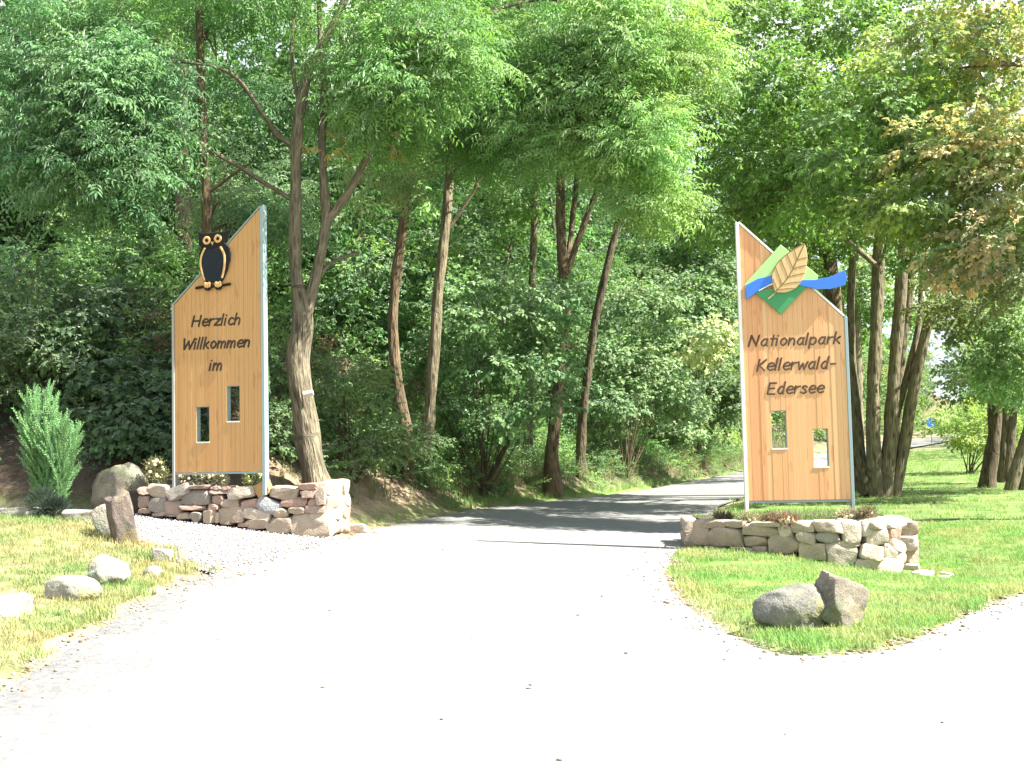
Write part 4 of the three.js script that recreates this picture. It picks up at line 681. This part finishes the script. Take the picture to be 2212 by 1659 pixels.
shrub({ label: 'light green leafy shrub on the bank just right of the forked ash trunk', px: 760, py: 980, depth: 20.6, color: [0.075, 0.13, 0.035], seed: 40, spray: 'fine', per: 11, blobs: [B(740, 820, 20.3, 40, 60, 0.6, 13), B(780, 920, 20.6, 60, 55, 0.7, 15), B(720, 940, 20, 24, 40, 0.4, 5), B(850, 950, 21.5, 60, 35, 0.7, 10)] });
shrub({ label: 'broad dark shrub filling the wood behind the close pair of slender trunks', px: 1040, py: 960, depth: 26, color: [0.07, 0.14, 0.045], seed: 41, spray: 'hazel', per: 9, blobs: [B(1060, 650, 25.5, 130, 60, 1.4, 24), B(1000, 770, 26.5, 130, 90, 1.4, 20), B(1130, 800, 25.6, 110, 90, 1.5, 24), B(1050, 900, 26, 110, 60, 1.2, 14), B(1170, 690, 26.5, 80, 60, 1.2, 12)] });
shrub({ label: 'tall shrub with pale lit leaves right of the three-stemmed forest tree', px: 1350, py: 980, depth: 38, color: [0.08, 0.14, 0.05], seed: 42, spray: 'hazel', per: 14, size: 1.2, blobs: [B(1330, 780, 38, 80, 70, 1.5, 22), B(1420, 850, 40, 80, 60, 1.5, 24), B(1310, 880, 37, 70, 60, 1.2, 16), B(1390, 680, 39, 90, 70, 1.6, 20)] });
shrub({ label: 'shrub with a pale sunlit bough beside the left edge of the leaf sign', px: 1500, py: 990, depth: 51, color: [0.1, 0.16, 0.06], seed: 43, spray: 'hazel', per: 15, size: 1.5, blobs: [B(1530, 740, 49, 50, 35, 0.9, 12, { color: [0.2, 0.25, 0.12] }), B(1450, 900, 48, 60, 50, 1.4, 22), B(1540, 860, 52, 60, 70, 1.6, 26, { color: [0.06, 0.11, 0.035] }), B(1470, 680, 52, 90, 90, 1.8, 34, { color: [0.07, 0.13, 0.04] }), B(1500, 520, 54, 100, 80, 2, 34, { color: [0.07, 0.14, 0.035] }), B(1560, 440, 56, 80, 70, 2, 24, { color: [0.07, 0.14, 0.035] }), B(1560, 640, 53, 60, 110, 1.8, 30, { color: [0.06, 0.12, 0.035] })] });
shrub({ label: 'yellow-green bush under the trees at the end of the lawn', px: 2090, py: 985, depth: 42, color: [0.13, 0.19, 0.03], seed: 44, per: 14, blobs: [B(2090, 920, 42, 50, 45, 1.2, 22), B(2130, 900, 43, 40, 50, 1.2, 14), B(2170, 930, 44, 50, 40, 1.2, 12)] });
shrub({ label: 'dark leafy bush on the shaded bank at the far left edge', px: 60, py: 960, depth: 19, color: [0.05, 0.1, 0.032], seed: 45, spray: 'broad', per: 14, blobs: [B(60, 760, 19, 90, 90, 1.1, 26), B(150, 850, 19.4, 70, 80, 1, 16), B(40, 640, 20, 90, 60, 1, 14)] });
shrub({ label: 'dark bush behind the juniper, left of the owl sign', px: 260, py: 980, depth: 19.5, color: [0.045, 0.09, 0.035], seed: 46, spray: 'hazel', per: 13, blobs: [B(250, 800, 19.5, 70, 80, 1, 18), B(320, 900, 19, 60, 70, 0.8, 12), B(220, 690, 20.5, 80, 60, 1, 12)] });
shrub({ label: 'thin-leaved bush between the owl sign and the forked ash', px: 610, py: 990, depth: 19, color: [0.07, 0.12, 0.04], seed: 47, spray: 'fine', per: 12, blobs: [B(606, 920, 19, 24, 60, 0.4, 8), B(600, 800, 20, 20, 60, 0.4, 6), B(520, 990, 18.6, 60, 30, 0.4, 6)] });
// juniper with upright plumes
{
  const foot = ground(104, 1110), k = perMetre(-foot.z), root = thing('juniper_shrub', 'feathery blue-green juniper with upright plumes behind the dry grass at the left', 'shrub', foot), r = rng(50), list = [], tw = [];
  for (let i = 0; i < 36; i++) {
    const f = r(), e = r() - 0.5, tip = V((-58 + 108 * f + (r() - 0.5) * 16) / k, (95 + 165 * (1 - Math.abs(f - 0.3) * 0.75) * (0.55 + 0.45 * r())) / k, e * 0.75), b = V((r() - 0.5) * 0.25 + 0.05, 0, (r() - 0.5) * 0.2), mid = b.clone().lerp(tip, 0.5).add(V((tip.x > 0 ? 0.06 : -0.04), 0, 0));
    const cv = new THREE.CatmullRomCurve3([b, mid, tip]); tw.push(tube([b, mid, tip], [0.012, 0.009, 0.004], 5, 0, i, 4));
    for (let q = 0; q < 34; q++) { const t = 0.1 + 0.9 * (q / 33), p = cv.getPoint(t), d = cv.getTangent(t).add(rdir(r).multiplyScalar(0.42)); p.add(rdir(r).multiplyScalar(0.045 * (1.1 - t))); list.push({ p, dir: d, up: rdir(r), s: 0.72 + 0.4 * r(), c: tint(r, [0.15, 0.31, 0.115], 0.28, 0.1) }); }
  }
  part('stems', mergeGeometries(tw), BARK.brown, root).userData.kind = 'stuff'; bake('foliage', SPRAY.plume, NEEDLE_V, list, root);
}
{
  const foot = ground(108, 1122), root = thing('dwarf_conifer', 'small dark green dwarf conifer at the foot of the juniper', 'shrub', foot), r = rng(51), list = [], k = perMetre(-foot.z), tw = [];
  for (const [x, y, q] of [[-14, 34, 26], [16, 22, 18], [2, 18, 18]]) for (let i = 0; i < 220; i++) { const e = rdir(r, 0.2), s = Math.cbrt(0.25 + 0.75 * r()); list.push({ p: V((x + e.x * q * s) / k, (y + e.y * q * s) / k, (e.z * q * s) / k), dir: e.clone().add(V(0, 0.5, 0)), up: rdir(r), s: 0.35, c: tint(r, [0.025, 0.05, 0.028], 0.25, 0.05) }); }
  for (let i = 0; i < 6; i++) tw.push(tube([V(0, -0.05, 0), V((r() - 0.5) * 0.15, 0.12, 0), V((r() - 0.5) * 0.4, 0.3, (r() - 0.5) * 0.2)], [0.012, 0.008, 0.004], 5, 0, i, 4));
  part('stems', mergeGeometries(tw), BARK.brown, root).userData.kind = 'stuff'; bake('foliage', SPRAY.plume, NEEDLE_V, list, root);
}
// bedding plants of the two planters
function bedding(name, label, px, py, depth, w, h, color, flower, seed) {
  const p = at(px, py, depth), root = thing(name, label, 'plant', p), r = rng(seed), list = [], fl = [], k = perMetre(depth);
  for (let i = 0; i < Math.round(w * 3.2); i++) { const e = rdir(r, 0.2), s = Math.cbrt(r()); list.push({ p: V((e.x * w * 0.5 * s) / k, ((e.y * 0.5 + 0.45) * h * s) / k, (e.z * w * 0.35 * s) / k), dir: V(e.x, e.y + 0.6, e.z), up: rdir(r), s: 0.2 + 0.14 * r(), c: tint(r, color, 0.25, 0.15) }); }
  bake('foliage', SPRAY.fine, DULL_V, list, root);
  if (flower) { const g = mergeVertices(new THREE.IcosahedronGeometry(0.02, 0).deleteAttribute('uv')); for (let i = 0; i < w * 0.8; i++) { const e = rdir(r, 0.4); fl.push({ p: V((e.x * w * 0.5) / k, ((e.y * 0.5 + 0.5) * h) / k, (e.z * w * 0.35 + 3) / k), dir: rdir(r), s: 0.7 + r(), c: tint(r, flower, 0.2, 0.1) }); } bake('blossom', [g], BLOSSOM, fl, root); }
  return root;
}
bedding('flowering_plant', 'pale yellow flowering plant at the left end of the bed under the owl sign', 336, 1040, 16.5, 36, 46, [0.16, 0.18, 0.06], [0.75, 0.62, 0.36], 60);
bedding('flowering_plant', 'pinkish white flowering cushion under the left half of the owl sign', 410, 1046, 16.6, 60, 26, [0.14, 0.16, 0.07], [0.8, 0.62, 0.5], 61);
bedding('flowering_plant', 'white flowering cushion under the middle of the owl sign', 465, 1047, 16.6, 44, 24, [0.15, 0.16, 0.08], [0.8, 0.7, 0.55], 62);
bedding('flowering_plant', 'green and yellow plant by the right post of the owl sign', 552, 1046, 16.5, 40, 28, [0.13, 0.18, 0.05], [0.6, 0.55, 0.2], 63);
bedding('sedum_plant', 'pale cushion plant at the left post of the leaf sign', 1622, 1126, 14.95, 24, 6, [0.3, 0.3, 0.14], [0.75, 0.7, 0.45], 64);
bedding('sedum_plant', 'low brownish green plant left of the leaf sign on the planter corner', 1562, 1123, 15.3, 24, 7, [0.14, 0.12, 0.06], null, 65);
bedding('sedum_plant', 'reddish plant with yellow tips below the middle of the leaf sign', 1700, 1130, 14.6, 31, 11, [0.24, 0.15, 0.09], [0.62, 0.55, 0.28], 66);
bedding('sedum_plant', 'pale yellow cushion plant at the right post of the leaf sign', 1832, 1120, 14.6, 28, 8, [0.34, 0.32, 0.18], [0.8, 0.75, 0.5], 67);
bedding('sedum_plant', 'reddish flowering plant at the right end of the planter', 1872, 1116, 14.5, 26, 12, [0.16, 0.16, 0.07], [0.6, 0.34, 0.26], 68);
bedding('sedum_plant', 'low brownish creeping plant between the red plant and the left post', 1662, 1128, 14.8, 24, 6, [0.2, 0.14, 0.06], null, 69);

// ------------------------------------------------------------------ masses nobody could count
{
  const along = (p, d) => { const q = [...p].sort((a, b) => a[1] - b[1]); for (let i = 1; i < q.length; i++) if (d <= q[i][1]) return lerp(q[i - 1][0], q[i][0], (d - q[i - 1][1]) / (q[i][1] - q[i - 1][1])); const e = q[q.length - 1]; return e[0] + (d - e[1]) * 0.5; };
  const r = rng(80), under = [], back = [], far = [];
  for (let i = 0; i < 6500 && under.length < 52000; i++) {                         // undergrowth on the bank
    const x = lerp(-15, 24, r()), d = lerp(17.5, 64, r() ** 1.2), s = bankSide(x, d); if (s < 1.2 || s > 17) continue;
    if ((x > -6.5 && x < -2.4 && d < 18.2) || (x > -3.5 && d < 23 && s < 2.4)) continue;
    const n = fbm(x * 0.6, d * 0.6, 3), y = terrain(x, d, s), hmax = (x < -3 ? 3.2 : 3.6) * clamp(0.6 + n * 2.2, 0.12, 1.3) * sstep(s, 0.6, 3.5), h = r() * hmax;
    const c = V(x, y + h, -d), dead = x < -3 && fbm(x * 0.8, d * 0.8, 40) > 0.08 && h < 1.9, col = dead ? [0.12, 0.08, 0.045] : n > 0.1 ? [0.09, 0.18, 0.04] : n > -0.1 ? [0.055, 0.12, 0.03] : [0.036, 0.08, 0.024];
    fillBlob(under, r, [c, 0.5, 0.35, 0.5, 1, { full: 1 }], col, 14, 1.15);
  }
  for (let i = 0; i < 5200; i++) {                                                 // low herbs and brambles between the trunks and the lane
    const d = lerp(19.5, 66, r() ** 1.5), x = lerp(-3.4, 3 + d * 0.25, r()), s = bankSide(x, d); if (s < 0.45 || s > 4.2 || (x < -0.3 && d < 22.5 && s < 1.7)) continue;
    const n = fbm(x * 0.9, d * 0.9, 52); if (n < -0.12) continue; const h = r() * (0.15 + 0.7 * sstep(s, 0.5, 2.2)) * (0.7 + n);
    fillBlob(under, r, [V(x, terrain(x, d, s) + 0.12 + h, -d), 0.3, 0.15, 0.3, 1, { full: 1, droop: 0.15 }], n > 0.08 ? [0.11, 0.2, 0.04] : [0.075, 0.15, 0.034], 7, 0.85);
  }
  const u = new THREE.Group(); u.name = 'undergrowth'; u.userData = { label: 'dense dark green undergrowth covering the wooded bank between the trunks', category: 'undergrowth', kind: 'stuff' }; scene.add(u);
  scatter('undergrowth_leaves', SPRAY.fine, LEAF_DULL, under, u, 'stuff');
  for (let i = 0; i < 17000 && back.length < 120000; i++) {                          // the wood behind, up the slope
    const x = lerp(-26, 36, r()), d = lerp(26, 80, r() ** 1.15), s = bankSide(x, d); if (s < 3.5 || s > 32) continue;
    const y = terrain(x, d, s), n = fbm(x * 0.22, d * 0.22, 7), py = lerp(0.3, x < -4 ? 10 : 17, r()); if (n < -0.26 + (py > 7 ? 0.14 : 0)) continue;
    fillBlob(back, r, [V(x, y + py, -d), 0.9, 0.7, 0.9, 1, { full: 1 }], n > 0.1 ? [0.07, 0.145, 0.03] : [0.042, 0.095, 0.024], 10, 1.5);
  }
  for (let i = 0; i < 1500; i++) {
    const x = lerp(-9, 16, r()), d = lerp(22, 52, r()), s = bankSide(x, d); if (s < 1.6 || s > 9) continue; const n = fbm(x * 0.5, d * 0.5, 17), py = lerp(2.2, 8.5, r()); if (n < -0.1 || (x < -4 && py > 4)) continue;
    fillBlob(back, r, [V(x, terrain(x, d, s) + py, -d), 0.8, 0.4, 0.8, 1, { full: 1 }], n > 0.08 ? [0.08, 0.16, 0.034] : [0.045, 0.1, 0.025], 10, 1.2);
  }
  const w = new THREE.Group(); w.name = 'background_forest'; w.userData = { label: 'wood rising up the slope behind the nearer trunks, one mass of leaves', category: 'forest', kind: 'stuff' }; scene.add(w);
  scatter('forest_leaves', SPRAY.broad, LEAF_DULL, back, w, 'stuff');
  const tr = []; for (let i = 0; i < 70; i++) { const x = lerp(-24, 24, r()), d = lerp(25, 55, r()), s = bankSide(x, d); if (s < 4) continue; const y = terrain(x, d, s), h = 8 + 5 * r(), q = 0.08 + 0.09 * r(); tr.push(tube([V(x, y - 0.3, -d), V(x + (r() - 0.5) * 0.6, y + h * 0.5, -d), V(x + (r() - 0.5) * 1.6, y + h, -d + (r() - 0.5))], [q, q * 0.75, q * 0.3], 7, 0.05, i, 4)); }
  part('forest_trunks', mergeGeometries(tr), BARK.dark, w).userData.kind = 'stuff';
  for (let i = 0; i < 5200; i++) {                                                 // sunlit trees far down the road
    const d = lerp(55, 230, r() ** 0.7), side = r() < 0.5, xe = side ? along(ROAD_RIGHT, d) + 3 + 30 * r() ** 1.3 : along(ROAD_LEFT, d) - 3 - 26 * r() ** 1.3, s = bankSide(xe, d); if (sdPoly(ROAD, xe, d) < 2.5 && d < 184) continue;
    if (side && (d < 64 || (d < 186 && xe / d < 0.43))) continue;
    const h = lerp(0.3, 14, r() ** 1.2); fillBlob(far, r, [V(xe, terrain(xe, d) + h, -d), 1.5, 1.2, 1.5, 1, { full: 1 }], r() < 0.45 ? [0.11, 0.17, 0.04] : [0.07, 0.125, 0.035], 8, 2.6);
  }
  const f = new THREE.Group(); f.name = 'distant_trees'; f.userData = { label: 'bright sunlit tree mass along the far end of the road', category: 'forest', kind: 'stuff' }; scene.add(f);
  scatter('tree_leaves', SPRAY.broad, LEAF, far, f, 'stuff');
}
// small blue sign far down the road
{
  const d = 120, x = 47.5, p = onGround(x, d), s = thing('road_sign', 'small blue sign beside the far end of the road', 'sign', p);
  const post = new THREE.CylinderGeometry(0.05, 0.05, 2.6, 10); post.translate(0, 1.3, 0); part('post', post, M.steel, s);
  const disc = new THREE.CylinderGeometry(0.55, 0.55, 0.03, 24); disc.rotateX(Math.PI / 2); disc.translate(0, 2.4, 0.07); part('panel', disc, M.blue, s);
}
// grass
{
  const T = [1, 2, 3].map((s) => tuft(s, 13, 0.075, 0.65, 0.0032)), TALL = [4, 5].map((s) => tuft(s, 10, 0.5, 0.45, 0.005)), r = rng(90), lawn = [], dry = [], verge = [];
  const put = (list, x, d, s, c) => list.push({ p: V(x, terrain(x, d) + 0.01, -d), dir: V(r() - 0.5, 0, r() - 0.5), up: V((r() - 0.5) * 0.3, 1, (r() - 0.5) * 0.3), s, c });
  const planter = [[2.5, 16.6], [2.42, 15.45], [3.2, 14.8], [4.2, 14.3], [4.88, 14.3], [5.55, 14.7], [5.82, 15.6], [5.2, 17.1], [3.8, 17.2]];
  for (let i = 0; i < 62000; i++) {
    const near = i < 34000, x = near ? lerp(1.5, 9, r()) : lerp(3, 34, r()), d = near ? lerp(7.7, 19, r()) : lerp(14, 95, r() ** 1.7), sr = sdPoly(ROAD, x, d);
    if (sr < 0.07 + 0.2 * fbm(x * 2, d * 2, 31) || x < 1.2 + (d - 20) * 0.35 * (d > 20 ? 1 : 0) || bankSide(x, d) > -0.3 || sdPoly(planter, x, d) < 0.02) continue;
    const bare = fbm(x * 0.9, d * 0.9, 2), strip = Math.exp(-(((d - 13.0 - 0.12 * x) / 0.22) ** 2)) * sstep(3.4, x, x + 0.01) ; if (bare < -0.14 && r() < 0.65) continue; if (x < 3.6 && strip > 0.4 && r() < 0.85) continue;
    const e = clamp(0.36 + fbm(x * 1.1, d * 1.1, 5) * 2.6 + 0.3 * (r() - 0.5) + (1 - sstep(sr, 0, 0.7)) * 0.3, 0, 1), c = [lerp(0.15, 0.37, e * 0.8), lerp(0.33, 0.38, e * 0.8), lerp(0.05, 0.12, e)];
    put(lawn, x, d, (near ? 0.75 : Math.min(1.7, 1 + d * 0.012)) * (0.6 + 0.7 * r()) * (sr < 0.3 ? 1.15 : 1), tint(r, c, 0.22, 0.12));
  }
  for (let i = 0; i < 900; i++) {                                                  // weeds on the soil of the planter
    const x = lerp(2.7, 5.5, r()), d = lerp(14.6, 17, r()); if (sdPoly(planter, x, d) > -0.3 || fbm(x * 1.6, d * 1.6, 71) < -0.05) continue;
    lawn.push({ p: V(x, 0.435, -d), dir: V(r() - 0.5, 0, r() - 0.5), up: V((r() - 0.5) * 0.4, 1, (r() - 0.5) * 0.4), s: 0.5 + 0.6 * r(), c: tint(r, [0.16, 0.25, 0.06], 0.25, 0.15) });
  }
  for (let i = 0; i < 26000; i++) {
    const x = lerp(-11, -3.2, r()), d = lerp(6.5, 16, r()); if (sdPoly(ROAD, x, d) < 0.22 + 0.5 * fbm(x * 1.6, d * 1.6, 33) || sdPoly(GRAVEL, x, d) < -0.05 + 0.25 * fbm(x * 2, d * 2, 35) || bankSide(x, d) > -0.2) continue;
    const bare = fbm(x * 0.9, d * 0.9, 12); if (bare < -0.12 && r() < 0.7) continue;
    const e = clamp(0.55 + fbm(x * 1.1, d * 1.1, 15) * 2, 0, 1), c = [lerp(0.14, 0.37, e), lerp(0.27, 0.34, e), lerp(0.05, 0.14, e)]; put(dry, x, d, 0.9 * (0.6 + 0.7 * r()), tint(r, c, 0.2, 0.1));
  }
  for (let i = 0; i < 30000; i++) {
    const d = lerp(16.8, 95, r() ** 2), x = lerp(-4 + (d - 17) * 0.15, 2 + d * 0.45, r()), s = bankSide(x, d); if (s < -0.45 || s > 3.2 || sdPoly(ROAD, x, d) < 0.1) continue;
    if (x < 0 && d < 23 && s < 1.9 && r() < 0.94) continue;
    const e = clamp(0.4 + fbm(x * 0.5, d * 0.5, 21) * 2, 0, 1), low = s < 0.35; put(verge, x, d, (low ? 0.42 : 0.9) * (0.6 + 0.7 * r()) * (1 + d * 0.004), tint(r, low ? [0.14, 0.27, 0.045] : [lerp(0.1, 0.3, e), lerp(0.18, 0.25, e), lerp(0.045, 0.1, e)], 0.25, 0.12));
  }
  const mk = (name, label, list, geos) => { const g = new THREE.Group(); g.name = name; g.userData = { label, category: 'grass', kind: 'stuff' }; scene.add(g); scatter('grass_blades', geos, BLADE, list, g, 'stuff'); };
  mk('lawn_grass', 'mown green grass of the island and the lawn on the right', lawn, T);
  mk('dry_grass', 'sparse yellowing grass among the pale rocks on the left', dry, T);
  mk('verge_grass', 'tall grass and weeds along the foot of the wooded bank', verge, TALL);
}
// small litter on the road
{
  const r = rng(95), g = new THREE.IcosahedronGeometry(0.02, 1); g.scale(1.4, 0.4, 1); const list = [];
  for (let i = 0; i < 260; i++) { const x = lerp(-3.4, 9, r()), d = lerp(4, 16, r()), s = sdPoly(ROAD, x, d); if (s > -0.02 || (s < -0.5 && r() < 0.8)) continue; list.push({ p: V(x, base(x, d) + 0.006, -d), dir: V(r() - 0.5, 0, r() - 0.5), s: 0.25 + r() * 0.55, c: tint(r, [0.2, 0.17, 0.13], 0.4, 0.15) }); }
  const crumbs = []; for (let i = 0; i < 30000 && crumbs.length < 2600; i++) { const x = lerp(-5, 9, r()), d = lerp(5.5, 17, r()), s = sdPoly(ROAD, x, d); if (s > 0.22 || s < -0.4 * r() ** 2.5 || bankSide(x, d) > -0.1) continue; crumbs.push({ p: V(x, (s < 0 ? base(x, d) : terrain(x, d) - 0.02) + 0.006, -d), dir: V(r() - 0.5, 0, r() - 0.5), s: 0.25 + r() ** 2 * 0.9, c: tint(r, r() < 0.3 ? [0.2, 0.14, 0.08] : [0.34, 0.3, 0.25], 0.45, 0.15) }); }
  const peb = mergeVertices(new THREE.IcosahedronGeometry(0.02, 1).deleteAttribute('uv').deleteAttribute('normal')); peb.scale(1, 0.65, 0.85); peb.computeVertexNormals();
  const stones = []; for (let i = 0; i < 26000 && stones.length < 9000; i++) { const x = lerp(-9.4, -2.2, r()), d = lerp(11, 17, r()), s = sdPoly(GRAVEL, x, d), q = sdPoly(ROAD, x, d); if (s > 0.15 * r() || q < -0.25 * r() * r() || bankSide(x, d) > -0.05) continue; stones.push({ p: V(x, base(x, d) + 0.0, -d), dir: rdir(r), up: rdir(r), s: 0.25 + 0.6 * r() ** 2, c: tint(r, [0.34, 0.332, 0.333], 0.22, 0.08) }); }
  const gr = new THREE.Group(); gr.name = 'gravel_stones'; gr.userData = { label: 'loose grey gravel on the drive in front of the rubble wall', category: 'gravel', kind: 'stuff' }; scene.add(gr);
  scatter('gravel_grains', [peb], std({ color: 0xffffff, roughness: 1 }), stones, gr, 'stuff');
  const ed = new THREE.Group(); ed.name = 'verge_grit'; ed.userData = { label: 'crumbs of soil and grit along the edge between asphalt and grass', category: 'grit', kind: 'stuff' }; scene.add(ed);
  scatter('grit', [peb], std({ color: 0xffffff, roughness: 1 }), crumbs, ed, 'stuff');
  const o = new THREE.Group(); o.name = 'road_litter'; o.userData = { label: 'scattered grit and leaf crumbs on the pale asphalt', category: 'litter', kind: 'stuff' }; scene.add(o);
  scatter('grit', [g], std({ color: 0xffffff, roughness: 1 }), list, o, 'stuff');
}
scene.traverse((o) => { if (o.isMesh) { o.castShadow = true; o.receiveShadow = true; } });
camera.far = 3000; camera.updateProjectionMatrix();
console.log('baked leaf triangles', Math.round(TRIS));
renderer.render(scene, camera);
